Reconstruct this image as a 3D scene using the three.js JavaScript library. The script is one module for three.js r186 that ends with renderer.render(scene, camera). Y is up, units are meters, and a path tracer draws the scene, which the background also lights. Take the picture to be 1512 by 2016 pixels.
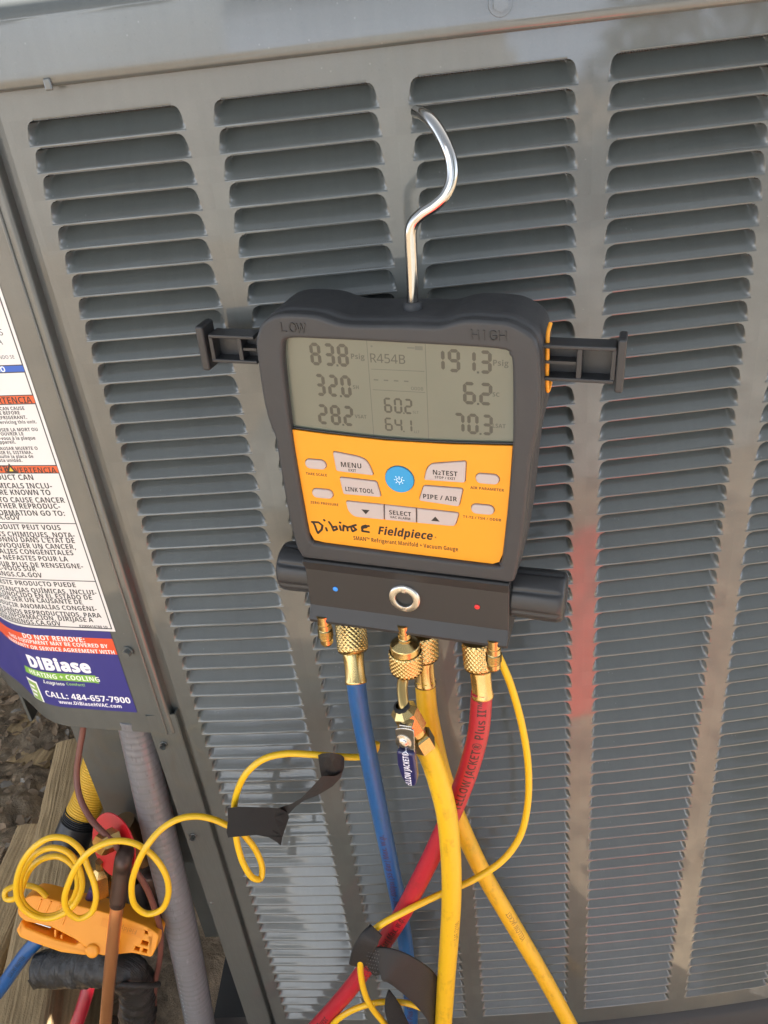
import * as THREE from 'three';
import { mergeGeometries } from 'three/addons/utils/BufferGeometryUtils.js';
import { RoundedBoxGeometry } from 'three/addons/geometries/RoundedBoxGeometry.js';
import { ImprovedNoise } from 'three/addons/math/ImprovedNoise.js';

// ---------------------------------------------------------------- camera, sky, sun, exposure
const V3 = (x, y, z) => new THREE.Vector3(x, y, z);
const scene = new THREE.Scene();
const renderer = new THREE.WebGLRenderer({ antialias: true });
renderer.toneMapping = THREE.LinearToneMapping;
renderer.toneMappingExposure = 5.2;
renderer.shadowMap.enabled = true;

const F = 1643.685, PITCH = 0.52226, YAW = 0.08505, ROLL = -0.12035;      // photo pixels / radians
const CAM = V3(0.05601, 1.02281, 0.49289);
const fw = V3(-Math.sin(YAW) * Math.cos(PITCH), -Math.sin(PITCH), -Math.cos(YAW) * Math.cos(PITCH));
const rt = V3(Math.cos(YAW), 0, -Math.sin(YAW));
const up = rt.clone().cross(fw);
const camR = rt.clone().multiplyScalar(Math.cos(ROLL)).addScaledVector(up, Math.sin(ROLL));
const camU = rt.clone().multiplyScalar(-Math.sin(ROLL)).addScaledVector(up, Math.cos(ROLL));
const camera = new THREE.PerspectiveCamera(2 * Math.atan(1008 / F) * 180 / Math.PI, 0.75, 0.01, 120);
camera.position.copy(CAM);
camera.quaternion.setFromRotationMatrix(new THREE.Matrix4().makeBasis(camR, camU, fw.clone().negate()));
scene.add(camera);

const SUN = V3(0.5, 0.8, -0.62).normalize();
const sun = new THREE.DirectionalLight(new THREE.Color(1, 0.93, 0.82), 5);
sun.position.copy(SUN).multiplyScalar(6);
sun.castShadow = true; sun.shadow.mapSize.set(4096, 4096); sun.shadow.radius = 1;
Object.assign(sun.shadow.camera, { left: -2.5, right: 2.5, top: 2.5, bottom: -2.5, near: 0.5, far: 14 });
scene.add(sun); scene.add(sun.target);

{ // clear, slightly hazy sky
  const w = 256, h = 128, d = new Float32Array(w * h * 4);
  for (let j = 0; j < h; j++) for (let i = 0; i < w; i++) {
    const lat = ((j + 0.5) / h - 0.5) * Math.PI, e = Math.max(0, Math.sin(lat));
    const lon = ((i + 0.5) / w - 0.5) * 2 * Math.PI;
    const dir = V3(Math.cos(lat) * Math.cos(lon), Math.sin(lat), Math.cos(lat) * Math.sin(lon));
    const t = Math.pow(1 - e, 4.6), c = Math.max(0, dir.dot(SUN));
    const g = 0.55 * Math.pow(c, 6) + 0.25 * Math.pow(c, 2);
    const k = (j * w + i) * 4;
    d[k] = 0.092 + 0.52 * t + g * 0.3; d[k + 1] = 0.104 + 0.61 * t + g * 0.28; d[k + 2] = 0.122 + 0.76 * t + g * 0.25; d[k + 3] = 1;
  }
  const tex = new THREE.DataTexture(d, w, h, THREE.RGBAFormat, THREE.FloatType);
  tex.mapping = THREE.EquirectangularReflectionMapping; tex.magFilter = THREE.LinearFilter; tex.minFilter = THREE.LinearFilter; tex.needsUpdate = true;
  scene.background = tex; scene.environment = tex;
}

// ---------------------------------------------------------------- helpers
let seed = 7;
const rnd = () => { seed = (seed * 1664525 + 1013904223) % 4294967296; return seed / 4294967296; };
const rr = (a, b) => a + (b - a) * rnd();
const perlin = new ImprovedNoise();
const noise = (x, y, z = 0) => perlin.noise(x, y, z);
const fbm = (x, y, z = 0, o = 4) => { let s = 0, a = 0.5, f = 1; for (let i = 0; i < o; i++) { s += a * noise(x * f, y * f, z * f + i * 7.3); a *= 0.5; f *= 2.03; } return s; };
const names = {};
const numbered = (n) => { names[n] = (names[n] ?? -1) + 1; return names[n] ? `${n}_${String(names[n]).padStart(3, '0')}` : n; };
function mesh(name, geo, mat, parent) {
  const m = new THREE.Mesh(geo, mat); m.castShadow = m.receiveShadow = true;
  if (parent) { m.name = name; parent.add(m); } else { m.name = numbered(name); scene.add(m); }
  return m;
}
function thing(name, label, category, group) {
  const o = new THREE.Group(); o.name = numbered(name); o.userData = { label, category }; if (group) o.userData.group = group; scene.add(o); return o;
}
function structure(o, label, category) { o.userData.kind = 'structure'; if (label) o.userData.label = label; if (category) o.userData.category = category; return o; }
const stuff = (o) => { o.userData.kind = 'stuff'; return o; };
function tag(o, label, category, group) { Object.assign(o.userData, { label, category }); if (group) o.userData.group = group; return o; }
const lin = (r, g, b) => new THREE.Color().setRGB(r, g, b);
function geo(pos, idx, uv) {
  const g = new THREE.BufferGeometry(); g.setAttribute('position', new THREE.Float32BufferAttribute(pos, 3));
  if (uv) g.setAttribute('uv', new THREE.Float32BufferAttribute(uv, 2));
  g.setIndex(idx); g.computeVertexNormals(); return g;
}
function grid(nu, nv, fn, flip = false) {            // fn(i/nu, j/nv) -> [x,y,z,u,v]
  const p = [], uv = [], id = [];
  for (let j = 0; j <= nv; j++) for (let i = 0; i <= nu; i++) { const q = fn(i / nu, j / nv, i, j); p.push(q[0], q[1], q[2]); uv.push(q[3] ?? i / nu, q[4] ?? j / nv); }
  for (let j = 0; j < nv; j++) for (let i = 0; i < nu; i++) { const a = j * (nu + 1) + i, b = a + 1, c = a + nu + 1, d = c + 1; flip ? id.push(a, c, b, b, c, d) : id.push(a, b, c, b, d, c); }
  return geo(p, id, uv);
}
const bare = (g) => { const q = g.index ? g.toNonIndexed() : g; for (const k of Object.keys(q.attributes)) if (!['position', 'normal', 'uv'].includes(k)) q.deleteAttribute(k); if (!q.attributes.uv) q.setAttribute('uv', new THREE.Float32BufferAttribute(new Float32Array(q.attributes.position.count * 2), 2)); return q; };
const merge = (list) => mergeGeometries(list.map(bare), false);
const moved = (g, x = 0, y = 0, z = 0, rx = 0, ry = 0, rz = 0) => { g.applyMatrix4(new THREE.Matrix4().makeRotationFromEuler(new THREE.Euler(rx, ry, rz)).setPosition(x, y, z)); return g; };
const box = (w, h, d, x = 0, y = 0, z = 0, r = 0) => moved(r ? new RoundedBoxGeometry(w, h, d, 2, r) : new THREE.BoxGeometry(w, h, d), x, y, z);
const lathe = (pts, seg = 24) => new THREE.LatheGeometry(pts.map(([r, y]) => new THREE.Vector2(r, y)), seg);

// photo pixels -> directions -> points on known surfaces
const S = 0.014, R = 2.77463, H = 1.0;               // louvre pitch, bow radius of the panel, height of the first louvre
const ray = (x, y) => fw.clone().addScaledVector(camR, (x - 756) / F).addScaledVector(camU, -(y - 1008) / F);
function W(x, y, off = 0) {                           // point at the distance off from the bowed panel
  const d = ray(x, y), oz = CAM.z + R, q = R + off, a = d.x * d.x + d.z * d.z, b = CAM.x * d.x + oz * d.z, c = CAM.x * CAM.x + oz * oz - q * q;
  return CAM.clone().addScaledVector(d, (-b - Math.sqrt(b * b - a * c)) / a);
}
const onY = (x, y, h) => { const d = ray(x, y); return CAM.clone().addScaledVector(d, (h - CAM.y) / d.y); };
const cyl = (u, y, off = 0) => V3(Math.sin(u / R) * (R + off), y, Math.cos(u / R) * (R + off) - R);

// ---------------------------------------------------------------- textures
function dataTex(w, h, fn, srgb = false) {
  const d = new Uint8Array(w * h * 4);
  for (let j = 0; j < h; j++) for (let i = 0; i < w; i++) { const c = fn(i, j), k = (j * w + i) * 4; for (let q = 0; q < 3; q++) d[k + q] = Math.max(0, Math.min(255, c[q] * 255)); d[k + 3] = 255; }
  const t = new THREE.DataTexture(d, w, h); t.wrapS = t.wrapT = THREE.RepeatWrapping; t.magFilter = THREE.LinearFilter; t.minFilter = THREE.LinearMipmapLinearFilter; t.generateMipmaps = true;
  if (srgb) t.colorSpace = THREE.SRGBColorSpace; t.needsUpdate = true; return t;
}
function canvasTex(w, h, draw) {
  const c = document.createElement('canvas'); c.width = w; c.height = h; const x = c.getContext('2d'); draw(x, w, h);
  const t = new THREE.CanvasTexture(c); t.colorSpace = THREE.SRGBColorSpace; t.magFilter = THREE.LinearFilter; t.anisotropy = 8; return t;
}
const tiled = (t, sx, sy) => { const q = t.clone(); q.repeat.set(sx, sy); q.needsUpdate = true; return q; };
const wrapNoise = (i, j, n, f, z) => { const a = i / n * 2 * Math.PI, b = j / n * 2 * Math.PI, q = f / 2 / Math.PI * 6.28 / 6.28; return perlin.noise(Math.cos(a) * q + Math.cos(b) * q * 0.73 + z, Math.sin(a) * q + 3.1 * z, Math.sin(b) * q + Math.cos(b) * q); };
const peelTex = dataTex(256, 256, (i, j) => { const n = 0.5 + 0.3 * wrapNoise(i, j, 256, 26, 1.7) + 0.22 * wrapNoise(i, j, 256, 60, 5.1) + (rnd() - 0.5) * 0.12; return [n, n, n]; });
const grainTex = dataTex(256, 256, () => { const n = 0.5 + (rnd() - 0.5) * 0.7; return [n, n, n]; });
const dirtTex = dataTex(512, 512, (i, j) => { let n = 0.5 + 0.35 * wrapNoise(i, j, 512, 9, 2.2) + 0.25 * wrapNoise(i, j, 512, 31, 8.8); n += (rnd() - 0.5) * 0.25; return [n, n, n]; });
const paintRough = dataTex(512, 512, (i, j) => { let n = 0.5 + 0.4 * wrapNoise(i, j, 512, 7, 4.2) + 0.2 * wrapNoise(i, j, 512, 40, 9.1); if (rnd() < 0.006) n += 0.5; return [n, 0.36 + 0.16 * n, n]; });
const paintDust = dataTex(512, 512, (i, j) => { const s = rnd(); let k = 0.93 + 0.1 * wrapNoise(i, j, 512, 9, 3.3) + (rnd() - 0.5) * 0.05; k += 0.05 * wrapNoise(i * 2, j * 0.25, 512, 44, 6.1); if (s < 0.00025) k = 1.6; else if (s < 0.005) k *= 1.12; else if (s < 0.008) k *= 0.85; return [0.525 * k, 0.535 * k, 0.525 * k]; }, false);

const smudge = dataTex(256, 256, (i, j) => { const n = 0.06 + 0.22 * Math.max(0, wrapNoise(i, j, 256, 6, 7.7)) + 0.05 * rnd(); return [n, n, n]; });
// ---------------------------------------------------------------- materials
const P = (o) => new THREE.MeshPhysicalMaterial(o);
const Sd = (o) => new THREE.MeshStandardMaterial(o);
const M = {};
M.paint = P({ color: lin(0.172, 0.182, 0.172), map: tiled(paintDust, 3, 3), roughness: 1, roughnessMap: tiled(paintRough, 4, 4), ior: 1.6, clearcoat: 1, clearcoatRoughness: 0.06, bumpMap: tiled(peelTex, 30, 30), bumpScale: 0.00005, side: THREE.DoubleSide });
M.cover = M.paint;
M.dark = Sd({ color: lin(0.012, 0.012, 0.013), roughness: 0.8, side: THREE.DoubleSide });
M.pan = P({ color: lin(0.05, 0.05, 0.05), roughness: 0.85, side: THREE.DoubleSide });
M.fin = Sd({ color: lin(0.3, 0.3, 0.3), roughness: 0.5, metalness: 0.6 });
M.rubber = P({ color: lin(0.042, 0.042, 0.043), roughness: 1.2, roughnessMap: tiled(paintRough, 12, 12), bumpMap: tiled(grainTex, 40, 40), bumpScale: 0.00004, specularIntensity: 0.9 });
M.plastic = P({ color: lin(0.03, 0.03, 0.031), roughness: 0.42, bumpMap: tiled(grainTex, 60, 60), bumpScale: 0.00003 });
M.anod = P({ color: lin(0.03, 0.028, 0.027), roughness: 0.45, bumpMap: tiled(grainTex, 80, 80), bumpScale: 0.00003 });
M.chrome = P({ color: lin(0.5, 0.48, 0.45), metalness: 1, roughness: 0.17 });
M.steel = P({ color: lin(0.6, 0.57, 0.52), metalness: 1, roughness: 0.26 });
M.brass = P({ color: lin(0.62, 0.45, 0.19), metalness: 1, roughness: 0.22, bumpMap: tiled(grainTex, 6, 6), bumpScale: 0.00002 });
M.brassWorn = P({ color: lin(0.5, 0.34, 0.13), metalness: 1, roughness: 0.32 });
M.copper = P({ color: lin(0.62, 0.27, 0.12), metalness: 1, roughness: 0.34 });
M.copperBurnt = P({ color: lin(0.09, 0.06, 0.05), metalness: 0.8, roughness: 0.45 });
M.cord = P({ color: lin(0.84, 0.5, 0.01), roughness: 0.38, clearcoat: 0.2 });
M.orange = P({ color: lin(0.86, 0.33, 0.015), roughness: 0.45, bumpMap: tiled(grainTex, 30, 30), bumpScale: 0.00003, side: THREE.DoubleSide });
M.velcro = P({ color: lin(0.012, 0.012, 0.012), roughness: 0.95, sheen: 0.3, sheenColor: lin(0.1, 0.1, 0.1), bumpMap: tiled(grainTex, 30, 30), bumpScale: 0.0004, side: THREE.DoubleSide });
M.webbing = P({ color: lin(0.013, 0.013, 0.014), roughness: 0.6, bumpMap: tiled(grainTex, 20, 20), bumpScale: 0.0002, side: THREE.DoubleSide });
M.redTag = P({ color: lin(0.6, 0.012, 0.018), roughness: 0.35 });
M.blueGrip = P({ color: lin(0.02, 0.02, 0.12), roughness: 0.3, clearcoat: 0.5 });
const BRASSES = M.brass;

// ================================================================ setting: ground
const wire = (g, fn) => { const p = g.attributes.position; for (let i = 0; i < p.count; i++) { const v = fn(p.getX(i), p.getY(i), p.getZ(i)); p.setXYZ(i, v[0], v[1], v[2]); } g.computeVertexNormals(); return g; };
const groundH = (x, z) => 0.02 * fbm(x * 2.2, z * 2.2, 0.4) + 0.012 * fbm(x * 11, z * 11, 2.4) + (x < -0.45 ? 0.03 * Math.min(1, (-0.45 - x) * 5) : 0);
M.soil = Sd({ color: lin(0.8, 0.62, 0.43), map: tiled(dirtTex, 1, 1), roughness: 1, bumpMap: tiled(dirtTex, 3, 3), bumpScale: 0.01 });
{
  const n = 150, fn = (s, t) => { const a = (s - 0.5) * 2, b = (t - 0.5) * 2, x = 14 * Math.sign(a) * Math.pow(Math.abs(a), 2.6) - 0.2, z = 14 * Math.sign(b) * Math.pow(Math.abs(b), 2.6) + 0.1; return [x, groundH(x, z), z, x * 1.6, -z * 1.6]; };
  structure(mesh('ground', grid(n, n, fn, true), M.soil), 'brown bare soil ground around the condenser', 'ground');
}

{ // loose soil bank left of the unit, finer than the sheet below it
  const g = grid(130, 150, (u, v) => { const x = -1.25 + 0.95 * u, z = -1.0 + 1.15 * v; const e = Math.min(1, Math.min(u, 1 - u, v, 1 - v) * 14); const n = fbm(x * 9, z * 9, 3, 5), q = Math.abs(noise(x * 30, z * 30, 5)); const bank = Math.min(1, Math.max(0, (-0.42 - x) * 4)); return [x, groundH(x, z) - 0.02 + e * (0.026 + 0.012 * bank + 0.04 * n + 0.014 * q + 0.006 * noise(x * 90, z * 90, 2)), z, x * 3, -z * 3]; }, true);
  structure(mesh('soil_bank', g, M.soil), 'loose crumbly soil bank beside the timbers', 'soil');
}

// ================================================================ the condenser unit
const unit = thing('air_conditioner', 'large dark grey outdoor condenser cabinet with louvered bowed front panel', 'air conditioner');
const U0 = -11.0112 * S, CP = 7.53882 * S, LW = 5.8949 * S, NR = 63, NC = 5;
const yRow = (k) => H - k * S;
const louverGeo = [];
{ // one stamped louvre: flush surround, recessed scoop, open slot under its top edge. origin on the bow's axis, top of the cell at y=0
  const wt = LW / 2 + 0.001, wb = LW / 2 + 0.0045, cell = CP / 2;               // half widths of the opening, top and bottom; half a column
  const top = -0.0009, bot = -S + 0.0009, cr = 0.0032;
  for (let variant = 0; variant < 8; variant++) {
    const D = 0.0094 + 0.0006 * rnd(), wob = rr(-0.0002, 0.0002), uo = rr(0, 3), vo = rr(0, 3), dn = rr(0, 50); const dent = (x, y) => 0.00011 * noise(x * 45 + dn, y * 60, dn);
    const half = (y) => { const t = (y - top) / (bot - top); let h = wt + (wb - wt) * t; const dy = top - y; if (dy < cr) h -= cr - Math.sqrt(Math.max(0, cr * cr - (cr - dy) * (cr - dy))); const db = y - bot; if (db < 0.0012) h -= 0.0008 * (1 - db / 0.0012); return h; };
    const pos = [], idx = [], uv = [];
    const put = (x, y, off) => { const a = x / R; pos.push(Math.sin(a) * (R + off), y, Math.cos(a) * (R + off)); uv.push(x + uo, y + vo); return pos.length / 3 - 1; };
    const quad = (a, b, c, d) => idx.push(a, b, c, a, c, d);
    // flush surround, left and right of the opening
    const ys = [0, top, top - 0.0004, top - 0.0011, top - 0.0022, top - cr, -0.006, -0.0085, -0.0105, bot + 0.0012, bot + 0.0005, bot, -S];
    for (const s of [-1, 1]) { let last; for (const y of ys) { const h = y >= top ? wt - cr : y <= bot ? half(bot) : half(y); const a = put(s * cell, y, 0), b = put(s * h, y, 0); if (last) s < 0 ? quad(last[0], a, b, last[1]) : quad(last[1], b, a, last[0]); last = [a, b]; } }
    const nM = 8, strip = (y0, o0, y1, o1, h0, h1) => { let l; for (let i = 0; i <= nM; i++) { const q = i / nM * 2 - 1, a = put(q * h0, y0, o0), b = put(q * h1, y1, o1); if (l) quad(l[0], l[1], b, a); l = [a, b]; } };
    strip(0, 0.0004, top * 0.55, 0.0003, wt - cr, wt - cr); strip(top * 0.55, 0.0003, top, -0.0004, wt - cr, wt - cr);                                        // land above
    strip(top, -0.0004, top - 0.0001, -0.0013, wt - cr, wt - cr);                       // cut edge thickness
    strip(top - 0.0002, -0.0011, 0.0006, -0.0012, wt - cr, wt - cr);              // rear of the land
    strip(bot, 0, bot - 0.0004, 0.00026, half(bot), half(bot)); strip(bot - 0.0004, 0.00026, bot - 0.0007, 0.00036, half(bot), half(bot)); strip(bot - 0.0007, 0.00036, -S, 0.0004, half(bot), half(bot));                                    // land below
    const g1 = geo(pos.slice(), idx.slice(), uv.slice()); pos.length = idx.length = uv.length = 0;
    // scoop
    const sx = [0, 0.0004, 0.001, 0.0018, 0.0028, 0.004]; const rowsY = []; const y0 = top - 0.0012;
    for (let i = 0; i <= 13; i++) rowsY.push(y0 + (bot - y0) * (1 - Math.pow(1 - i / 13, 1.35)));
    const dep = (y) => { const t = (y - y0) / (bot - y0); let d = D * (1 - Math.pow(t, 1.12)); const r = 0.1; if (t > 1 - r) { const q = (1 - t) / r; const dr = D * (1 - Math.pow(1 - r, 1.12)); d = dr * (q * q * (3 - 2 * q) * 0.35 + 0.65 * Math.sin(q * Math.PI / 2) * Math.sin(q * Math.PI / 2)); d = dr * Math.pow(q, 1.35); } return Math.max(0, d); };
    const cols = []; sx.forEach((q) => cols.push([-1, q])); for (let i = 0; i <= 14; i++) cols.push([0, i / 14]); sx.slice().reverse().forEach((q) => cols.push([1, q]));
    const ramp = (e, y) => { const t = Math.min(1, e / (0.0018 + 0.0036 * Math.pow((y - y0) / (bot - y0), 1.5))); return t * t * (3 - 2 * t); };
    const nCol = cols.length; let base = 0;
    rowsY.forEach((y, j) => { const h = half(y); cols.forEach(([s, q]) => { let x, e; if (s < 0) { x = -h + q; e = q; } else if (s > 0) { x = h - q; e = q; } else { x = (-1 + 2 * q) * (h - 0.0055); e = 1; } put(x, y + wob * Math.sin(x * 60), -(dep(y) + dent(x, y) * Math.min(1, dep(y) / 0.003)) * ramp(e, y)); }); });
    for (let j = 0; j < rowsY.length - 1; j++) for (let i = 0; i < nCol - 1; i++) { const a = base + j * nCol + i; idx.push(a, a + nCol, a + 1, a + 1, a + nCol, a + nCol + 1); }
    // the blade's upper rim leans back behind the land
    const rim = []; cols.forEach(([s, q], i) => { const p = pos.slice(i * 3, i * 3 + 3); rim.push(p); });
    const g2 = geo(pos.slice(), idx.slice(), uv.slice());
    louverGeo.push(merge([g1, g2]));
  }
}
// panel sheet (top and bottom bands, left and right margins) with its louvres
const bandGeo = (u0, u1, y0, y1, nu, ny, off = 0) => grid(nu, ny, (s, t) => { const u = u0 + (u1 - u0) * s, y = y0 + (y1 - y0) * t, p = cyl(u, y, off); return [p.x, p.y, p.z, u, y]; });
const uA = U0 + LW / 2 - CP / 2, uB = uA + NC * CP, uL = -12.12 * S, uR = uB + 0.02;
const yTop = yRow(-1.0), yBot = yRow(64.75);
const panel = mesh('louvered_panel', merge([
  bandGeo(uL, uR, H, yTop + 0.012, 40, 2), bandGeo(uL, uR, yBot, yRow(NR), 40, 2),
  bandGeo(uB, uR, yRow(NR), H, 3, 30),
  uL < uA ? bandGeo(uL, uA, yRow(NR), H, 2, 30) : bandGeo(uA - 0.0001, uA, yRow(NR), H, 1, 1),
  grid(40, 1, (s, t) => { const u = uL + (uR - uL) * s, p = cyl(u, yBot - 0.0015 * t, -0.006 * t); return [p.x, p.y, p.z, u, t * 0.006]; }),
  grid(3, 30, (s, t) => { const p = cyl(uL - 0.0012 * Math.sin(s * 1.57), yBot + (yTop - yBot) * t, -0.012 * s * s); return [p.x, p.y, p.z, s * 0.012, p.y]; }),
]), M.paint, unit);
{
  const rest = [];
  for (let c = 0; c < NC; c++) for (let k = 0; k < NR; k++) {
    const u = U0 + c * CP + LW / 2, g = louverGeo[(k * 7 + c * 5 + (k >> 2) + ((k * k * 3 + c * 11) % 5)) % 8];
    if (c === 4 && (k < 13 || k > 60)) { const q = g.clone(); q.applyMatrix4(new THREE.Matrix4().makeRotationY(u / R).setPosition(0, yRow(k), -R)); rest.push(q); continue; }
    const m = mesh('louver', g, M.paint, panel); m.position.set(0, yRow(k), -R); m.rotation.y = u / R;
  }
  stuff(mesh('louvers_beyond_frame', merge(rest), M.paint, panel));
}
// coil behind the louvres, back and sides of the cabinet
{
  const finTex = dataTex(256, 64, (i) => { const s = i % 8 < 4 ? 0.75 : 0.25; return [s, s * 0.97, s * 0.94]; });
  const fm = P({ color: lin(0.35, 0.33, 0.31), map: tiled(finTex, 20, 1), metalness: 0.4, roughness: 0.5, bumpMap: tiled(finTex, 20, 1), bumpScale: 0.001, side: THREE.DoubleSide });
  mesh('condenser_coil', bandGeo(uL + 0.012, uR, yBot, yTop, 40, 4, -0.03), fm, unit);
  const xr = cyl(uR, 0).x, zr = cyl(uR, 0).z;
  mesh('side_panel', merge([
    grid(14, 4, (s, t) => { const a = s * Math.PI / 2, r = 0.07, x = xr - 0.006 + Math.sin(a) * r, z = zr - r + Math.cos(a) * r; return [x, yBot + (yTop - yBot) * t, z, s * 0.1, t]; }),
    grid(4, 4, (s, t) => [xr + 0.064, yBot + (yTop - yBot) * t, zr - 0.07 - 0.62 * s, s * 0.62, t]),
  ]), M.paint, unit);
  mesh('rear_panel', box(xr + 0.064 + 0.38, yTop - yBot, 0.004, (xr + 0.064 - 0.38) / 2, (yTop + yBot) / 2, -0.72), M.paint, unit);
}
// lid
{
  const prof = [[-0.004, 0], [0.0065, 0.0004], [0.0085, 0.0022], [0.0088, 0.006], [0.0085, 0.02], [0.008, 0.031], [0.0055, 0.0375], [0, 0.0415], [-0.02, 0.0435], [-0.09, 0.048]];
  const path = []; // plan path of the skirt: around the left corner, along the bow, round the right corner
  const y0 = yTop;
  const corner = [];
  const pl = [[-0.40, -0.72], [-0.40, -0.19], [-0.397, -0.15], [-0.383, -0.112], [-0.357, -0.082], [-0.325, -0.056], [-0.302, -0.036], [-0.283, -0.0255], [-0.23, -0.0145], [-0.172, -0.006]];
  pl.forEach(([x, z]) => path.push(V3(x, 0, z)));
  for (let i = 0; i <= 40; i++) path.push(cyl(-11.8 * S + (uR + 11.8 * S) * i / 40, 0));
  const xr = cyl(uR, 0).x, zr = cyl(uR, 0).z; for (let i = 1; i <= 8; i++) { const a = i / 8 * Math.PI / 2; path.push(V3(xr - 0.004 + Math.sin(a) * 0.07, 0, zr - 0.07 + Math.cos(a) * 0.07)); }
  path.push(V3(xr + 0.066, 0, -0.72));
  const curve = new THREE.CatmullRomCurve3(path, false, 'centripetal'), N = 150, L = curve.getLength();
  const g = grid(N, prof.length - 1, (s, t, i, j) => { const p = curve.getPointAt(s), d = curve.getTangentAt(s), n = V3(-d.z, 0, d.x); const [o, y] = prof[j]; return [p.x + n.x * o, y0 + y, p.z + n.z * o, s * L, y]; });
  const lid = mesh('lid', g, M.paint, unit);
  mesh('lid_deck', box(xr + 0.064 + 0.36, 0.004, 0.62, (xr + 0.064 - 0.36) / 2, y0 + 0.046, -0.40), M.paint, lid);
  const scr = W(985, 6, 0.0088); const sg = merge([moved(new THREE.CylinderGeometry(0.0042, 0.0042, 0.003, 6), 0, 0, 0.0018, Math.PI / 2), moved(new THREE.CylinderGeometry(0.006, 0.0062, 0.001, 20), 0, 0, 0.0004, Math.PI / 2)]);
  const sm = mesh('screw', sg, M.paint, lid); sm.position.copy(scr);
  const nt = W(95, 166, 0.0086); const nm = mesh('rivet_tab', box(0.004, 0.006, 0.003, 0, 0, 0, 0.001), M.paint, lid); nm.position.copy(nt);
}
// corner cover with its stickers
const covPlan = [[-0.397, -0.15], [-0.383, -0.112], [-0.357, -0.082], [-0.325, -0.055], [-0.302, -0.0345], [-0.2835, -0.0247], [-0.255, -0.0185], [-0.215, -0.0115], [-0.1835, -0.0062]];
const covCurve = new THREE.CatmullRomCurve3(covPlan.map(([x, z]) => V3(x, 0, z)), false, 'centripetal');
const covL = covCurve.getLength();
const cov = (s, y, off = 0) => { const p = covCurve.getPointAt(s), d = covCurve.getTangentAt(s); return V3(p.x - d.z * off, y, p.z + d.x * off); };
const yCov = 0.539;
const cover = mesh('corner_cover', merge([
  grid(60, 12, (s, t) => { const p = cov(s, yCov + (yTop - yCov) * t); return [p.x, p.y, p.z, s * covL, p.y]; }),
  grid(60, 2, (s, t) => { const p = cov(s, yCov - 0.001 * t, -0.012 * t); return [p.x, p.y, p.z, s * covL, t * 0.01]; }, true),
  // rolled right edge: bead, then the return into the channel
  grid(10, 24, (s, t) => { const e = cov(1, 0), a = s * Math.PI * 0.5; const x = e.x + 0.003 * Math.sin(a) + Math.max(0, s - 0.9) * 0.0, z = e.z - 0.003 + 0.003 * Math.cos(a) - (s > 0.95 ? 0.012 : 0); return [x, yCov + (yTop - yCov) * t, z, s * 0.01, t]; }),
]), M.cover, unit);
mesh('edge_bead', moved(new THREE.CylinderGeometry(0.0011, 0.0011, yTop - yCov, 8), cov(0.985, 0).x, (yTop + yCov) / 2, cov(0.985, 0).z + 0.0004), M.paint, cover);
// channel between the cover and the panel, continuing down beside the post
mesh('channel', merge([
  box(0.016, yTop - yBot, 0.002, -0.175, (yTop + yBot) / 2, -0.0165),
]), M.paint, unit);
{ // post below the cover
  const x0 = -14.35 * S, x1 = -12.62 * S, z = cyl(-13.5 * S, 0).z, h = yCov + 0.02 - yBot;
  const post = mesh('corner_post', merge([box(x1 - x0, h, 0.0015, (x0 + x1) / 2, yBot + h / 2, z - 0.002), box(0.0015, h, 0.03, x0, yBot + h / 2, z - 0.017), box(0.0015, h, 0.014, x1, yBot + h / 2, z - 0.009)]), M.paint, unit);
  for (const [px, py] of [[322, 1467], [380, 1647]]) { const p = W(px, py, 0); const ring = mesh('screw_hole', merge([moved(new THREE.TorusGeometry(0.0028, 0.0006, 6, 18), 0, 0, 0), moved(new THREE.CylinderGeometry(0.0026, 0.0014, 0.004, 14, 1, true), 0, 0, 0.0012, Math.PI / 2)]), M.paint, post); ring.position.set(p.x, p.y, z - 0.0006); }
  { const p = W(416, 1779, 0); const s = mesh('rivet', moved(new THREE.SphereGeometry(0.0022, 12, 8), 0, 0, 0), M.paint, post); s.scale.z = 0.5; s.position.set(p.x, p.y, z - 0.0012); }
  // inner wall of the valve recess and the dark inside behind the post
  mesh('recess_wall', merge([
    grid(6, 8, (s, t) => [-0.291 + 0.075 * s, 0.33 + (yCov + 0.01 - 0.33) * t, -0.046 + 0.004 * s, s * 0.075, t * 0.2]),
    box(0.002, 0.22, 0.6, -0.292, 0.44, -0.35),
  ]), M.paint, unit);
  mesh('inner_wall', box(0.15, yCov - yBot, 0.003, -0.2, (yCov + yBot) / 2, -0.12), M.paint, unit);
  mesh('cabinet_side', box(0.003, yTop - 0.33, 0.58, -0.398, (yTop + 0.53) / 2, -0.44), M.paint, unit);
}
// base pan
mesh('base_pan', merge([
  grid(50, 6, (s, t) => { const u = uL - 0.02 + (uR - uL + 0.02) * s; const prof = [[-0.004, yBot - 0.001], [0.004, yBot - 0.006], [0.007, yBot - 0.012], [0.007, yBot - 0.03], [0.004, yBot - 0.045], [-0.002, yBot - 0.055], [-0.03, yBot - 0.06]][Math.round(t * 6)]; const p = cyl(u, prof[1], prof[0]); return [p.x, p.y, p.z, u, prof[1]]; }, true),
  box(0.68, 0.04, 0.68, 0.09, yBot - 0.035, -0.37),
]), M.pan, unit);

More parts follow.
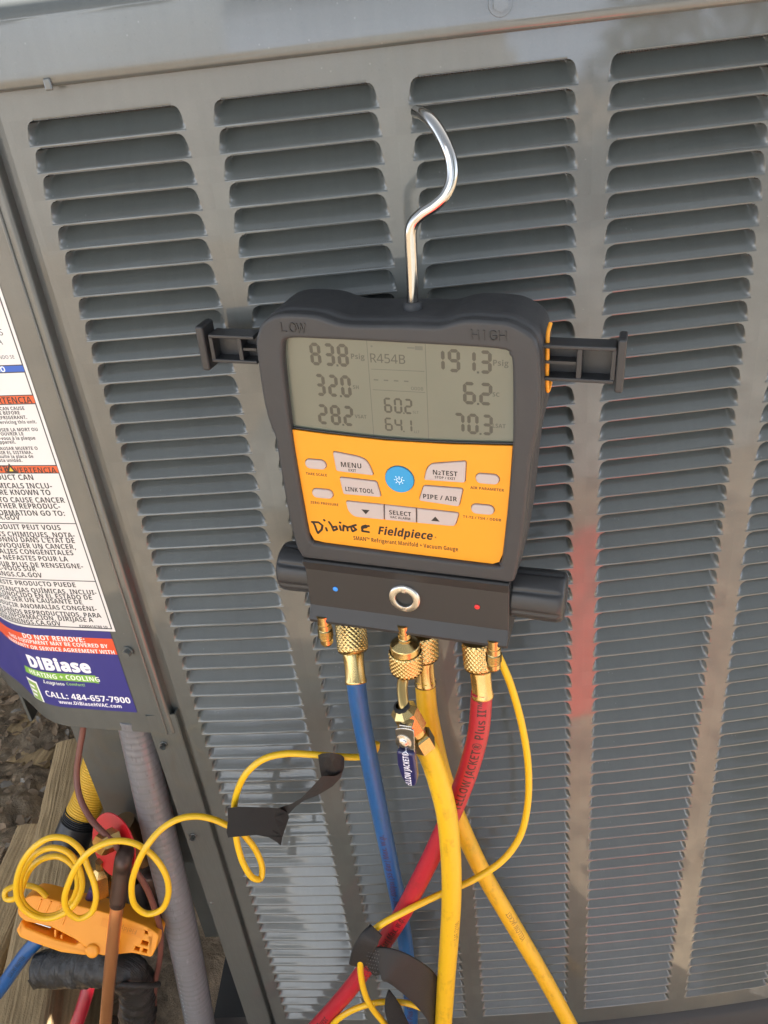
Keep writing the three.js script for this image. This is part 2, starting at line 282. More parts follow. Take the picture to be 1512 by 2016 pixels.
// ---------------------------------------------------------------- stickers on the corner cover
function sticker(name, s0, s1, y0, y1, tex, off, part) {
  const g = grid(40, 10, (s, t) => { const p = cov(s0 + (s1 - s0) * s, y0 + (y1 - y0) * t, off); return [p.x, p.y, p.z, s, t]; });
  const m = mesh(name, g, P({ map: tex, roughness: 0.5, clearcoat: 0.25, clearcoatRoughness: 0.3, side: THREE.DoubleSide }), cover); if (part) m.userData.label = part; return m;
}
const sAt = (px, py) => { // arc parameter of the cover under a photo pixel
  let best = 0, bd = 1e9; for (let i = 0; i <= 600; i++) { const s = i / 600; const p = cov(s, 0), d = ray(px, py); const t = (p.z - CAM.z) / d.z; const q = CAM.x + d.x * t; if (Math.abs(q - p.x) < bd) { bd = Math.abs(q - p.x); best = s; } } return best;
};
const yAt = (px, py) => { const p = cov(sAt(px, py), 0), d = ray(px, py); return CAM.y + d.y * (p.z - CAM.z) / d.z; };
const fontOf = (w, px, fam = 'sans-serif') => `${w} ${px}px ${fam}`;
{
  const sr = sAt(228, 1243), yb = yAt(228, 1243), s0 = 0.02, width = (sr - s0) * covL, yt = 0.985, hh = yt - yb, k = 2048 / hh;
  const tw = Math.round(width * k), th = 2048;
  const Y = (py, px) => (yt - yAt(px ?? 150, py)) * k, X = (px, py) => (sAt(px, py) - s0) * covL * k;
  const tex = canvasTex(tw, th, (c) => {
    c.fillStyle = '#dfdcd8'; c.fillRect(0, 0, tw, th);
    c.strokeStyle = '#26262a'; c.lineWidth = 5; const m = 16; c.strokeRect(-50, -50, tw + 50 - m, th + 50 - m);
    c.textBaseline = 'middle'; c.textAlign = 'right';
    const right = tw - m - 10;
    const bar = (y0, y1, col) => { c.fillStyle = col; c.fillRect(0, y0, tw - m, y1 - y0); c.fillStyle = '#26262a'; c.fillRect(0, y0 - 4, tw - m, 4); c.fillRect(0, y1, tw - m, 4); };
    const line = (t, px, py, sz, w = 'bold') => { c.font = fontOf(w, sz * k); c.fillStyle = '#232326'; c.fillText(t, X(px, py), Y(py, px)); };
    const q = 0.001;
    line('LOS', 6, 654, 5.6 * q, 'normal'); line('LA', 5, 672, 5.6 * q, 'normal'); line('CUANDO SE', 29, 702, 3.3 * q, 'normal');
    bar(Y(720, 20), Y(732, 20), '#2a5cb8'); c.font = fontOf('bold', 5.2 * q * k); c.fillStyle = '#e8eef8'; c.fillText('AVISO', X(11, 727), Y(727, 11));
    bar(Y(779, 40), Y(794, 40), '#de5a26'); c.fillStyle = '#2b1d18'; c.font = fontOf('bold', 6.2 * q * k); c.fillText('ADVERTENCIA', X(63, 787), Y(787, 63));
    line('HAND CAN CAUSE', 49, 803, 3.5 * q); line('FIRE BEFORE', 40, 812, 3.5 * q); line('ANY REFRIGERANT.', 54, 821, 3.5 * q); line('before Opening or Servicing this unit.', 73, 830, 3.3 * q, 'bold');
    line('PEUT CAUSER LA MORT OU', 75, 845, 3.5 * q); line("AVANT D'OUVRIR LE", 47, 853, 3.5 * q); line('Reportez-vous à la plaque', 70, 862, 3.4 * q); line('cet appareil.', 32, 870, 3.4 * q);
    line('PUEDE CAUSAR MUERTE O', 75, 882, 3.5 * q); line('DE ABRIR EL SISTEMA.', 65, 890, 3.5 * q); line('Consulte la placa de', 66, 898, 3.4 * q); line('por esta unidad.', 45, 906, 3.4 * q);
    bar(Y(917, 60), Y(930, 60), '#de5a26'); c.fillStyle = '#3a241a'; c.font = fontOf('bold', 6.0 * q * k); c.fillText('ADVERTENCIA', X(111, 925), Y(925, 111)); c.fillText('AVERTISSEMENT', X(13, 921), Y(922, 13));
    { const x = X(22, 922), y = Y(922, 22), r = 4.2 * q * k; c.fillStyle = '#2b1d18'; c.fillRect(X(15, 922) - 2, Y(917, 15), 4, Y(930, 15) - Y(917, 15)); c.beginPath(); c.moveTo(x, y - r); c.lineTo(x + r, y + r * 0.8); c.lineTo(x - r, y + r * 0.8); c.fill(); c.fillStyle = '#f0c030'; c.beginPath(); c.moveTo(x, y - r * 0.3); c.lineTo(x + r * 0.4, y + r * 0.5); c.lineTo(x - r * 0.4, y + r * 0.5); c.fill(); }
    const L = [['WARNING: THIS PRODUCT CAN', 67, 939], ['EXPOSE YOU TO CHEMICALS INCLU-', 103, 956], ['DING LEAD, WHICH ARE KNOWN TO', 101, 969], ['THE STATE OF CALIFORNIA TO CAUSE CANCER', 127, 984], ['AND BIRTH DEFECTS OR OTHER REPRODUC-', 119, 996], ['TIVE HARM. FOR MORE INFORMATION GO TO:', 128, 1010], ['WWW.P65WARNINGS.CA.GOV', 39, 1018],
      ['AVERTISSEMENT: CE PRODUIT PEUT VOUS', 120, 1038], ['EXPOSER À DES PRODUITS CHIMIQUES, NOTA-', 148, 1053], ['MMENT DU PLOMB, CONNU DANS L’ÉTAT DE', 148, 1064], ['CALIFORNIE POUR PROVOQUER UN CANCER,', 150, 1076], ['DES ANOMALIES CONGÉNITALES', 145, 1088], ['ET D’AUTRES EFFETS NÉFASTES POUR LA', 134, 1100], ['REPRODUCTION. POUR PLUS DE RENSEIGNE-', 164, 1114], ['MENTS, RENDEZ-VOUS SUR', 71, 1120], ['WWW.P65WARNINGS.CA.GOV', 83, 1132],
      ['ADVERTENCIA: ESTE PRODUCTO PUEDE', 150, 1151], ['EXPONERLO A SUSTANCIAS QUÍMICAS, INCLUI-', 190, 1166], ['DO EL PLOMO, CONOCIDO EN EL ESTADO DE', 182, 1176], ['CALIFORNIA POR SER UN CAUSANTE DE', 163, 1185], ['CÁNCER Y PRODUCIR ANOMALÍAS CONGÉNI-', 191, 1198], ['TAS Y OTROS DAÑOS REPRODUCTIVOS. PARA', 199, 1211], ['OBTENER MÁS INFORMACIÓN, DIRÍJASE A', 183, 1220], ['WWW.P65WARNINGS.CA.GOV', 120, 1227]];
    for (const [t, px, py] of L) line(t, px, py, 6.0 * q);
    c.fillStyle = '#26262a'; c.fillRect(0, Y(1029, 100), tw - m, 4); c.fillRect(0, Y(1142, 140), tw - m, 4);
    c.font = fontOf('bold', 3.2 * q * k); c.fillText('K2000416780 1D', X(212, 1234), Y(1234, 212));
  });
  sticker('warning_label', s0, sr, yb, yt, tex, 0.0004, 'tall white warning sticker printed in three languages');

  // blue company sticker below
  const sr2 = sAt(270, 1402), yb2 = yAt(270, 1402), yt2 = yb - 0.0002, s2 = 0.22, w2 = (sr2 - s2) * covL, h2 = yt2 - yb2, k2 = Math.min(1024 / h2, 2000 / w2);
  const X2 = (px, py) => (sAt(px, py) - s2) * covL * k2, Y2 = (px, py) => (yt2 - yAt(px, py)) * k2;
  const tex2 = canvasTex(Math.round(w2 * k2), Math.round(h2 * k2), (c, w, h) => {
    c.fillStyle = '#2f2d7c'; c.fillRect(0, 0, w, h);
    c.fillStyle = '#e2522b'; const a = Y2(150, 1254), b = Y2(150, 1284); c.fillRect(0, a, w, b - a);
    c.textBaseline = 'middle'; c.textAlign = 'center'; c.fillStyle = '#f4ece6';
    c.font = fontOf('bold', h * 0.082); c.fillText('DO NOT REMOVE:', X2(104, 1256), Y2(104, 1256));
    c.font = fontOf('bold', h * 0.062); c.fillText('THIS EQUIPMENT MAY BE COVERED BY', X2(106, 1267), Y2(116, 1267)); c.fillText('WARRANTY OR SERVICE AGREEMENT WITH', X2(110, 1279), Y2(130, 1279));
    c.font = fontOf('900', h * 0.2); c.fillStyle = '#f5f3f2'; c.strokeStyle = '#f5f3f2'; c.lineWidth = 6; c.fillText('DiBiase', X2(112, 1309), Y2(112, 1309)); c.strokeText('DiBiase', X2(112, 1309), Y2(112, 1309));
    c.fillStyle = '#7fb540'; const g0 = Y2(120, 1325), g1 = Y2(120, 1339); c.beginPath(); c.moveTo(X2(48, 1308), g0); c.lineTo(X2(190, 1336), g0); c.lineTo(X2(196, 1345), g1 + 8); c.lineTo(X2(186, 1345), g1); c.lineTo(X2(52, 1322), g1); c.fill();
    c.fillStyle = '#eef3e4'; c.font = fontOf('bold', h * 0.082); c.fillText('HEATING + COOLING', X2(122, 1331), (g0 + g1) / 2 + 2);
    c.font = fontOf('italic bold', h * 0.06, 'serif'); c.fillText('Leap', X2(97, 1344), Y2(97, 1343)); c.font = fontOf('bold', h * 0.048); c.fillText('into', X2(119, 1346), Y2(118, 1346)); c.fillStyle = '#8fc06a'; c.fillText('Comfort!', X2(149, 1347), Y2(147, 1347));
    c.fillStyle = '#f5f3f2'; c.font = fontOf('bold', h * 0.105); c.fillText('CALL: 484-657-7900', X2(171, 1373), Y2(171, 1373)); c.font = fontOf('bold', h * 0.062); c.fillText('www.DiBiaseHVAC.com', X2(177, 1386), Y2(177, 1386));
    // small certification mark at the left edge
    const lx = X2(52, 1322), ly = Y2(64, 1338), lw = (X2(88, 1372) - lx) * 0.8; c.fillStyle = '#f1f0ec'; c.fillRect(lx - 40, ly, lw + 40, h * 0.32); c.fillStyle = '#8fb05a'; c.fillRect(lx - 30, ly + h * 0.03, lw + 10, h * 0.24); c.fillStyle = '#f1f0ec'; c.fillRect(lx - 20, ly + h * 0.08, lw * 0.6, h * 0.03); c.fillRect(lx - 20, ly + h * 0.14, lw * 0.7, h * 0.03); c.fillRect(lx - 20, ly + h * 0.2, lw * 0.5, h * 0.03);
  });
  sticker('company_label', s2, sr2, yb2, yt2, tex2, 0.0004, 'blue sticker with orange band and white phone number');
  // third sticker farther round the corner
  const tex3 = canvasTex(256, 512, (c, w, h) => { c.fillStyle = '#e8e8e6'; c.fillRect(0, 0, w, h); c.fillStyle = '#d9563a'; c.fillRect(0, 70, w, 60); c.fillStyle = '#8a94a6'; for (let i = 0; i < 9; i++) c.fillRect(20, 170 + i * 34, w - 60 - (i * 37) % 70, 12); });
  sticker('notice_label', 0.02, 0.20, yb2 + 0.02, yt2 + 0.02, tex3, 0.0007, 'pale sticker with red band round the corner');
  const sp = W(253, 1281, 0); const p = cov(sAt(253, 1281), yAt(253, 1281), 0.0005);
  const scr = mesh('hex_screw', merge([moved(new THREE.CylinderGeometry(0.0046, 0.0046, 0.0012, 20), 0, 0, 0.0006, Math.PI / 2), moved(new THREE.CylinderGeometry(0.0032, 0.0034, 0.0045, 6), 0, 0, 0.003, Math.PI / 2)]), M.paint, cover); scr.position.copy(p); scr.rotation.y = -0.15;
}

// ================================================================ the digital manifold gauge
const gx = camR.clone().multiplyScalar(5756).addScaledVector(camU, -572).addScaledVector(fw, -1644).normalize();
const gy = camR.clone().multiplyScalar(185).addScaledVector(camU, -2634).addScaledVector(fw, 1644).negate();
gy.addScaledVector(gx, -gy.dot(gx)).normalize();
const gz = gx.clone().cross(gy);
const GO = V3(0.03387, 0.81847, 0.06758);
const gauge = thing('manifold_gauge', 'black digital refrigerant gauge with orange keypad hanging on louvered panel', 'gauge');
gauge.matrixAutoUpdate = true; gauge.position.copy(GO); gauge.quaternion.setFromRotationMatrix(new THREE.Matrix4().makeBasis(gx, gy, gz));
const G = (px, py, z = 0) => { const d = ray(px, py), o = GO.clone().addScaledVector(gz, z), t = o.clone().sub(CAM).dot(gz) / d.dot(gz), p = CAM.clone().addScaledVector(d, t).sub(GO); return new THREE.Vector2(p.dot(gx), p.dot(gy)); };
const GW = (v) => GO.clone().addScaledVector(gx, v.x).addScaledVector(gy, v.y).addScaledVector(gz, v.z);
const shapeOf = (pts, closed = true) => { const s = new THREE.Shape(); const cv = new THREE.SplineCurve(pts.concat(closed ? [pts[0]] : [])); s.setFromPoints(cv.getPoints(pts.length * 4)); return s; };
const polyShape = (pts, r) => { // polygon with rounded corners
  const s = new THREE.Shape(), n = pts.length; for (let i = 0; i < n; i++) { const a = pts[(i + n - 1) % n], b = pts[i], c = pts[(i + 1) % n]; const q = Array.isArray(r) ? r[i] : r; const d1 = a.clone().sub(b), d2 = c.clone().sub(b); const k1 = Math.min(q, d1.length() * 0.48), k2 = Math.min(q, d2.length() * 0.48); const p1 = b.clone().addScaledVector(d1.normalize(), k1), p2 = b.clone().addScaledVector(d2.normalize(), k2); i ? s.lineTo(p1.x, p1.y) : s.moveTo(p1.x, p1.y); s.quadraticCurveTo(b.x, b.y, p2.x, p2.y); } s.closePath(); return s; };
const inset = (pts, d) => { const n = pts.length; return pts.map((p, i) => { const a = pts[(i + n - 1) % n], b = pts[(i + 1) % n]; const t = b.clone().sub(a).normalize(); return new THREE.Vector2(p.x - t.y * d, p.y + t.x * d); }); };
const extr = (shape, depth, bevel, z0, seg = 3, curveSeg = 10) => { const g = new THREE.ExtrudeGeometry(shape, { depth: depth - 2 * bevel, bevelEnabled: bevel > 0, bevelThickness: bevel, bevelSize: bevel, bevelOffset: -bevel, bevelSegments: seg, curveSegments: curveSeg }); g.translate(0, 0, z0 + bevel); return g; };
const smoothG = (g, ang = 0.7) => g;
const outlinePx = [[507, 675], [510, 653], [518, 635], [532, 623.5], [547, 617.5], [569, 615], [609, 617], [633, 621], [653, 628], [669, 633], [690, 636], [740, 637], [790, 637], [840, 638.5], [862, 639], [880, 636], [900, 630], [925, 626.5], [959, 628], [995, 631], [1015, 637], [1034, 647], [1048, 657], [1058, 672], [1064, 700], [1066, 748], [1065, 798], [1061, 838], [1054, 868], [1047, 900], [1043, 935], [1038.6, 980], [1032.6, 1039], [1023, 1099], [1016, 1132], [1005, 1142], [960, 1137], [800, 1118], [640, 1099], [603, 1094], [594, 1086], [585, 1068], [573, 1019], [561.5, 959], [551.6, 900], [545.6, 862], [537, 838], [529, 815], [520, 774], [512, 719]];
const outline = outlinePx.map(([x, y]) => G(x, y, 0)).reverse();
const windowPx = [[571, 664], [640, 665], [800, 673], [980, 684], [1004, 697], [1010, 716], [1011, 800], [1010, 880], [1002, 980], [990, 1090], [983, 1106], [970, 1110], [800, 1089], [640, 1068], [619, 1063], [610, 1048], [594, 960], [576, 848], [561, 720], [560, 680]];
const windowPts = windowPx.map(([x, y]) => G(x, y, 0)).reverse();
{
  const sh = shapeOf(outline);
  const back = extr(shapeOf(inset(outline, -0.0006)), 0.0405, 0.006, -0.0445, 4);
  const body = mesh('body', back, M.rubber, gauge);
  const ring = shapeOf(outline); ring.holes.push(shapeOf(windowPts));
  const rg = extr(ring, 0.0085, 0.0022, -0.0055, 4);
  mesh('bezel', rg, M.rubber, gauge);
  // orange trim along the right flank, seat of the hose holder
  const tr = [[1084, 636, -0.018], [1079, 655, -0.014], [1078, 700, -0.012], [1077, 745, -0.012], [1079, 770, -0.014], [1084, 752, -0.018]].map(([x, y, z]) => { const p = G(x, y, z); return V3(p.x, p.y, z); });
  mesh('side_trim', new THREE.TubeGeometry(new THREE.CatmullRomCurve3(tr), 30, 0.0011, 8), M.orange, gauge);
  // raised lettering LOW / HIGH : printed plates
  const word = (t, px, py, wmm) => { const p = G(px, py), tex = canvasTex(256, 64, (c, w, h) => { c.fillStyle = '#2e2e2f'; c.fillRect(0, 0, w, h); c.fillStyle = '#161617'; c.font = 'bold 52px sans-serif'; c.textAlign = 'center'; c.textBaseline = 'middle'; const n = t.length; for (let i = 0; i < n; i++) c.fillText(t[i], w * (0.5 + (i - (n - 1) / 2) * (n === 3 ? 0.29 : 0.235)), h / 2 + 2); }); return { p, tex }; };
  for (const [t, px, py, w] of [['LOW', 580, 641, 0.0145], ['HIGH', 964, 656, 0.0185]]) {
    const p = G(px, py); const strokes = []; const ch = 0.0048, cw = t === 'LOW' ? 0.0034 : 0.0034, gap = w / t.length; const th = 0.0007;
    const seg = (x0, y0, x1, y1) => { const l = Math.hypot(x1 - x0, y1 - y0); strokes.push(moved(new THREE.BoxGeometry(l + th * 0.6, th, 0.0008), (x0 + x1) / 2, (y0 + y1) / 2, 0, 0, 0, Math.atan2(y1 - y0, x1 - x0))); };
    [...t].forEach((c, i) => { const x = (i - (t.length - 1) / 2) * gap, l = x - cw / 2, r = x + cw / 2, b = -ch / 2, u = ch / 2;
      if (c === 'L') { seg(l, b, l, u); seg(l, b, r - 0.0006, b); }
      if (c === 'O' || c === 'G') { const n = 14; const from = c === 'G' ? 0.12 : 0, to = c === 'G' ? 0.94 : 1; for (let k = 0; k < n; k++) { const a = (from + (to - from) * k / n) * 6.283, d = (from + (to - from) * (k + 1) / n) * 6.283; seg(x + Math.cos(a) * cw * 0.52, Math.sin(a) * ch / 2, x + Math.cos(d) * cw * 0.52, Math.sin(d) * ch / 2); } if (c === 'G') { seg(x, -0.0002, r, -0.0002); seg(r - 0.0001, -0.0002, r - 0.0001, b * 0.7); } }
      if (c === 'W') { const ww = cw * 0.72; seg(x - ww, u, x - ww / 2, b); seg(x - ww / 2, b, x, u); seg(x, u, x + ww / 2, b); seg(x + ww / 2, b, x + ww, u); }
      if (c === 'H') { seg(l, b, l, u); seg(r, b, r, u); seg(l, 0, r, 0); }
      if (c === 'I') seg(x, b, x, u); });
    const m = mesh('lettering', merge(strokes), M.plastic, gauge); m.position.set(p.x, p.y, 0.0031);
  }
}
{ // face: LCD, orange keypad label, keys — one print in millimetres
  const X0 = -0.072, Y0 = -0.08, SZ = 0.148, N = 2048, k = N / SZ;
  const cx = (v) => [(v.x - X0) * k, N - (v.y - Y0) * k], at = (px, py) => cx(G(px, py, 0)), mm = k / 1000;
  const keyCol = '#b9aca6', keys = {};
  const K = (n, pts, r) => keys[n] = polyShape(pts.map(([x, y]) => G(x, y, 0)).reverse(), r);
  const pill = (px, py) => { const p = G(px, py), w = 0.0066, h = 0.0031, s = new THREE.Shape(); s.moveTo(p.x - w + h, p.y - h); s.lineTo(p.x + w - h, p.y - h); s.absarc(p.x + w - h, p.y, h, -Math.PI / 2, Math.PI / 2); s.lineTo(p.x - w + h, p.y + h); s.absarc(p.x - w + h, p.y, h, Math.PI / 2, Math.PI * 1.5); return s; };
  K('menu_key', [[656, 888], [711, 899], [725, 908], [736, 935], [663, 926]], [0.0016, 0.004, 0.004, 0.0014, 0.0016].reverse());
  K('link_tool_key', [[669, 938.5], [742, 947], [751, 977.5], [677, 971.5]], [0.0014, 0.0016, 0.0014, 0.0016]);
  K('nitrogen_test_key', [[851, 912], [918, 907], [916, 949], [835.5, 943.5], [841, 920]], [0.0014, 0.0014, 0.0014, 0.0014, 0.003].reverse());
  K('pipe_air_key', [[834.5, 955], [912, 961], [904, 996], [825.5, 984]], 0.0015);
  K('down_key', [[681.5, 985.5], [756, 992.6], [756.6, 1021.6], [698, 1016], [686, 1004]], [0.0014, 0.0004, 0.0004, 0.003, 0.002].reverse());
  K('select_key', [[758, 992.8], [819.6, 999.6], [820, 1027.6], [758.6, 1021.8]], 0.0004);
  K('up_key', [[821.6, 999.8], [904, 1009], [897, 1034], [886, 1034], [822, 1027.8]], [0.0004, 0.0016, 0.003, 0.003, 0.0004].reverse());
  keys.tare_scale_key = pill(622, 913.3); keys.zero_pressure_key = pill(635.6, 971); keys.air_parameter_key = pill(960, 942); keys.temperature_key = pill(950.5, 1002);
  const pc = G(787, 943); { const s = new THREE.Shape(); s.absarc(pc.x, pc.y, 0.0086, 0, Math.PI * 2); keys.power_key = s; }
  const path = (c, s) => { const p = s.getPoints(12); c.beginPath(); p.forEach((v, i) => { const q = cx(v); i ? c.lineTo(...q) : c.moveTo(...q); }); c.closePath(); };
  const print = canvasTex(N, N, (c) => {
    c.fillStyle = '#ee9a1c'; c.fillRect(0, 0, N, N);
    for (const [n, s] of Object.entries(keys)) { path(c, s); c.strokeStyle = n === 'power_key' ? '#2b95c9' : keyCol; c.lineWidth = 0.2 * mm; c.stroke(); c.fillStyle = n === 'power_key' ? '#2b95c9' : keyCol; c.fill(); c.lineWidth = 0.1 * mm; }
    c.textAlign = 'center'; c.textBaseline = 'middle';
    const t = (s, px, py, h, col = '#231f1e', wt = 'bold', wid) => { c.font = fontOf(wt, h * mm); c.fillStyle = col; const [x, y] = at(px, py); wid ? c.fillText(s, x, y, wid * mm) : c.fillText(s, x, y); };
    t('MENU', 692.4, 914, 4.5); t('EXIT', 694.6, 924, 2.3); t('LINK TOOL', 708.5, 963, 4.2, '#231f1e', 'bold', 18); t('N', 857.5, 928, 4.3); t('2', 866.2, 929.6, 3.2); t('TEST', 885.8, 930.2, 4.3); t('STOP / EXIT', 877, 939, 2.2); t('PIPE / AIR', 866.5, 977.7, 4.3); t('SELECT', 788.6, 1008.5, 4.1); t('VAC ALARM', 789, 1017.6, 2.3);
    t('TARE SCALE', 623, 934, 2.45); t('ZERO PRESSURE', 638.7, 991.5, 2.45); t('AIR PARAMETER', 959, 962.5, 2.5); t('T1-T2 / TSH / ODDB', 949, 1020.5, 2.5);
    const tri = (px, py, d) => { const [x, y] = at(px, py), w = 2.6 * mm, h = 1.6 * mm * d; c.fillStyle = '#231f1e'; c.beginPath(); c.moveTo(x - w, y - h); c.lineTo(x + w, y - h); c.lineTo(x, y + h * 1.0); c.fill(); };
    tri(721, 1006, 1); tri(858, 1019.5, -1);
    // power symbol with rays
    { const [x, y] = cx(pc); c.strokeStyle = '#e6f3fa'; c.lineWidth = 0.42 * mm; c.beginPath(); c.arc(x, y, 1.5 * mm, -Math.PI / 2 + 0.7, Math.PI * 1.5 - 0.7); c.stroke(); c.beginPath(); c.moveTo(x, y - 2.4 * mm); c.lineTo(x, y - 0.2 * mm); c.stroke(); for (let i = 0; i < 8; i++) { if (i === 6) continue; const a = i * Math.PI / 4; c.beginPath(); c.moveTo(x + Math.cos(a) * 2.2 * mm, y + Math.sin(a) * 2.2 * mm); c.lineTo(x + Math.cos(a) * 3.1 * mm, y + Math.sin(a) * 3.1 * mm); c.stroke(); } }
    // makers' mark, subtitle
    t('Fieldpiece', 796, 1049.5, 7.9, '#1e1a18', 'italic 900', 34.5); t('®', 857.5, 1058, 1.6); t('SMAN™ Refrigerant Manifold + Vacuum Gauge', 797, 1070, 4.2, '#1e1a18', 'bold', 66);
    // handwriting in marker
    c.strokeStyle = '#17120f'; c.lineCap = c.lineJoin = 'round'; c.lineWidth = 1.45 * mm; const ps = (list) => { c.beginPath(); list.forEach(([a, b], i) => { const q = at(500 + a / 5.04, 860 + b / 5.04); i ? c.lineTo(...q) : c.moveTo(...q); }); c.stroke(); };
    ps([[575, 845], [640, 848], [680, 880], [672, 920], [635, 955], [622, 930], [605, 880], [588, 850]]); ps([[695, 825], [700, 830]]); ps([[715, 905], [725, 930]]);
    ps([[745, 845], [770, 880], [790, 930], [825, 915], [815, 890], [785, 895]]); ps([[852, 885], [862, 925]]); ps([[852, 850], [858, 852]]); ps([[885, 930], [890, 880], [925, 895], [930, 930]]); ps([[925, 900], [960, 890], [975, 930]]); ps([[1010, 875], [975, 885], [1015, 920], [980, 938]]); ps([[1070, 905], [1115, 898], [1110, 880], [1075, 890], [1075, 935], [1140, 945]]); ps([[1075, 890], [1140, 885]]);
  });
  const ink = (g) => { const p = g.attributes.position, uv = g.attributes.uv; for (let i = 0; i < p.count; i++) uv.setXY(i, (p.getX(i) - X0) / SZ, (p.getY(i) - Y0) / SZ); return g; };
  const pm = P({ map: print, roughness: 0.42, bumpMap: tiled(grainTex, 30, 30), bumpScale: 0.00002 });
  // orange label with the arc of the screen's lower edge
  const split = [[574, 846], [640, 855], [760, 868], [880, 875], [1009, 878.5]].map(([x, y]) => G(x, y, 0));
  const low = [[1002, 980], [990, 1090], [983, 1106], [970, 1110], [800, 1089], [640, 1068], [619, 1063], [610, 1048], [594, 960]].map(([x, y]) => G(x, y, 0));
  const lab = new THREE.Shape(split.concat(low));
  for (const [n, s] of Object.entries(keys)) { const p = s.getPoints(10); if (p[0].distanceTo(p.at(-1)) < 1e-5) p.pop(); lab.holes.push(new THREE.Path(inset(p, THREE.ShapeUtils.isClockWise(p) ? 0.00032 : -0.00032))); }
  lab.holes.splice(4, 3); { const bar = polyShape([[681.5, 985.5], [904, 1009], [897, 1034], [886, 1034], [698, 1016], [686, 1004]].map(([x, y]) => G(x, y, 0)).reverse(), [0.0014, 0.0016, 0.003, 0.003, 0.003, 0.002].reverse()).getPoints(10); bar.pop(); lab.holes.push(new THREE.Path(inset(bar, THREE.ShapeUtils.isClockWise(bar) ? 0.00032 : -0.00032))); }
  const orange = mesh('keypad_label', ink(extr(lab, 0.0012, 0, -0.0012)), pm, gauge);
  mesh('key_mat', extr(new THREE.Shape(split.concat(low)), 0.001, 0, -0.0034), M.rubber, gauge);
  const fat = (p) => p;
  // screen
  const top = [[1012, 700], [1002, 689], [980, 683], [800, 672], [640, 663], [562, 661], [558, 700]].map(([x, y]) => G(x, y, 0));
  const lcdShape = new THREE.Shape(split.concat([G(1012, 800, 0)]).concat(top));
  const lcd = canvasTex(N, N, (c) => {
    c.fillStyle = '#5e6357'; c.fillRect(0, 0, N, N);
    const dig = '#1f2623';
    const SEG = { 0: 'abcdef', 1: 'bc', 2: 'abged', 3: 'abgcd', 4: 'fgbc', 5: 'afgcd', 6: 'afgedc', 7: 'abc', 8: 'abcdefg', 9: 'abfgcd' };
    const digit = (ch, x, y, w, h, t) => { c.fillStyle = dig; const m = h / 2, g = t * 0.06, sk = -0.06; const pt = (a, b) => [x + a - sk * (h - b) * -1 * 0, y + b]; const poly = (l) => { c.beginPath(); l.forEach((q, i) => i ? c.lineTo(...pt(...q)) : c.moveTo(...pt(...q))); c.fill(); };
      const hs = (yy) => poly([[g + t * 0.5, yy], [g + t, yy - t / 2], [w - g - t, yy - t / 2], [w - g - t * 0.5, yy], [w - g - t, yy + t / 2], [g + t, yy + t / 2]]);
      const vs = (xx, y0, y1) => poly([[xx, y0 + g], [xx + t / 2, y0 + g + t / 2], [xx + t / 2, y1 - g - t / 2], [xx, y1 - g], [xx - t / 2, y1 - g - t / 2], [xx - t / 2, y0 + g + t / 2]]);
      for (const s of SEG[ch]) { if (s === 'a') hs(t / 2); if (s === 'g') hs(m); if (s === 'd') hs(h - t / 2); if (s === 'f') vs(t / 2, t / 2, m); if (s === 'e') vs(t / 2, m, h - t / 2); if (s === 'b') vs(w - t / 2, t / 2, m); if (s === 'c') vs(w - t / 2, m, h - t / 2); } };
    // number: string, photo px of left-top and right-bottom
    const num = (s, x0, y0, x1, y1, t = 0.17) => { const [a, b] = at(x0, y0), [d, e0] = at(x1, y1); const h = e0 - b, n = [...s].filter((q) => q !== '.').length, pitch = (d - a) / n, w = pitch * 0.8; let i = 0; for (const q of s) { if (q === '.') { c.fillStyle = dig; c.fillRect(a + i * pitch - pitch * 0.14, b + h - h * 0.09, h * 0.09, h * 0.09); continue; } digit(q, a + i * pitch, b, w, h, h * t * 0.88); i++; } };
    const cr = (x, y) => [560 + x / 3.15, 650 + y / 3.15];
    const N4 = (s, a, b, d, e, t) => num(s, ...cr(a, b), ...cr(d, e), t);
    N4('83.8', 140, 86, 412, 240); N4('32.0', 172, 280, 428, 432); N4('28.2', 190, 468, 442, 610); N4('60.2', 606, 428, 802, 535, 0.15); N4('64.1', 612, 552, 800, 648, 0.15); N4('191.3', 908, 122, 1300, 285); N4('6.2', 1100, 330, 1305, 482); N4('70.3', 1040, 522, 1305, 668);
    const tx = (s, x, y, h, w = 'bold', col = '#2f3632') => { c.font = fontOf(w, h * mm); c.fillStyle = col; c.textAlign = 'left'; c.textBaseline = 'middle'; c.fillText(s, ...at(...cr(x, y))); };
    tx('Psig', 400, 172, 4.2); tx('SH', 415, 363, 3.0); tx('VSAT', 428, 545, 3.0); tx('Psig', 1284, 212, 4.4); tx('SC', 1284, 410, 3.4); tx('LSAT', 1282, 604, 3.3); tx('ODDB', 776, 372, 2.6, 'normal'); tx('SLT', 788, 520, 2.2, 'normal'); tx('LLT', 796, 642, 2.2, 'normal');
    tx('R454B', 516, 182, 7.2, 'normal', '#262c29');
    c.strokeStyle = '#3c423d'; c.lineWidth = 0.3 * mm; const ln = (a, b, d, e) => { c.beginPath(); c.moveTo(...at(...cr(a, b))); c.lineTo(...at(...cr(d, e))); c.stroke(); };
    ln(500, 60, 546, 660); ln(865, 70, 888, 690); ln(530, 252, 862, 267); ln(540, 380, 866, 398); c.lineWidth = 0.7 * mm; for (const x of [560, 622, 685, 748]) ln(x - 14, 318 + (x - 560) * 0.05, x + 14, 320 + (x - 560) * 0.05);
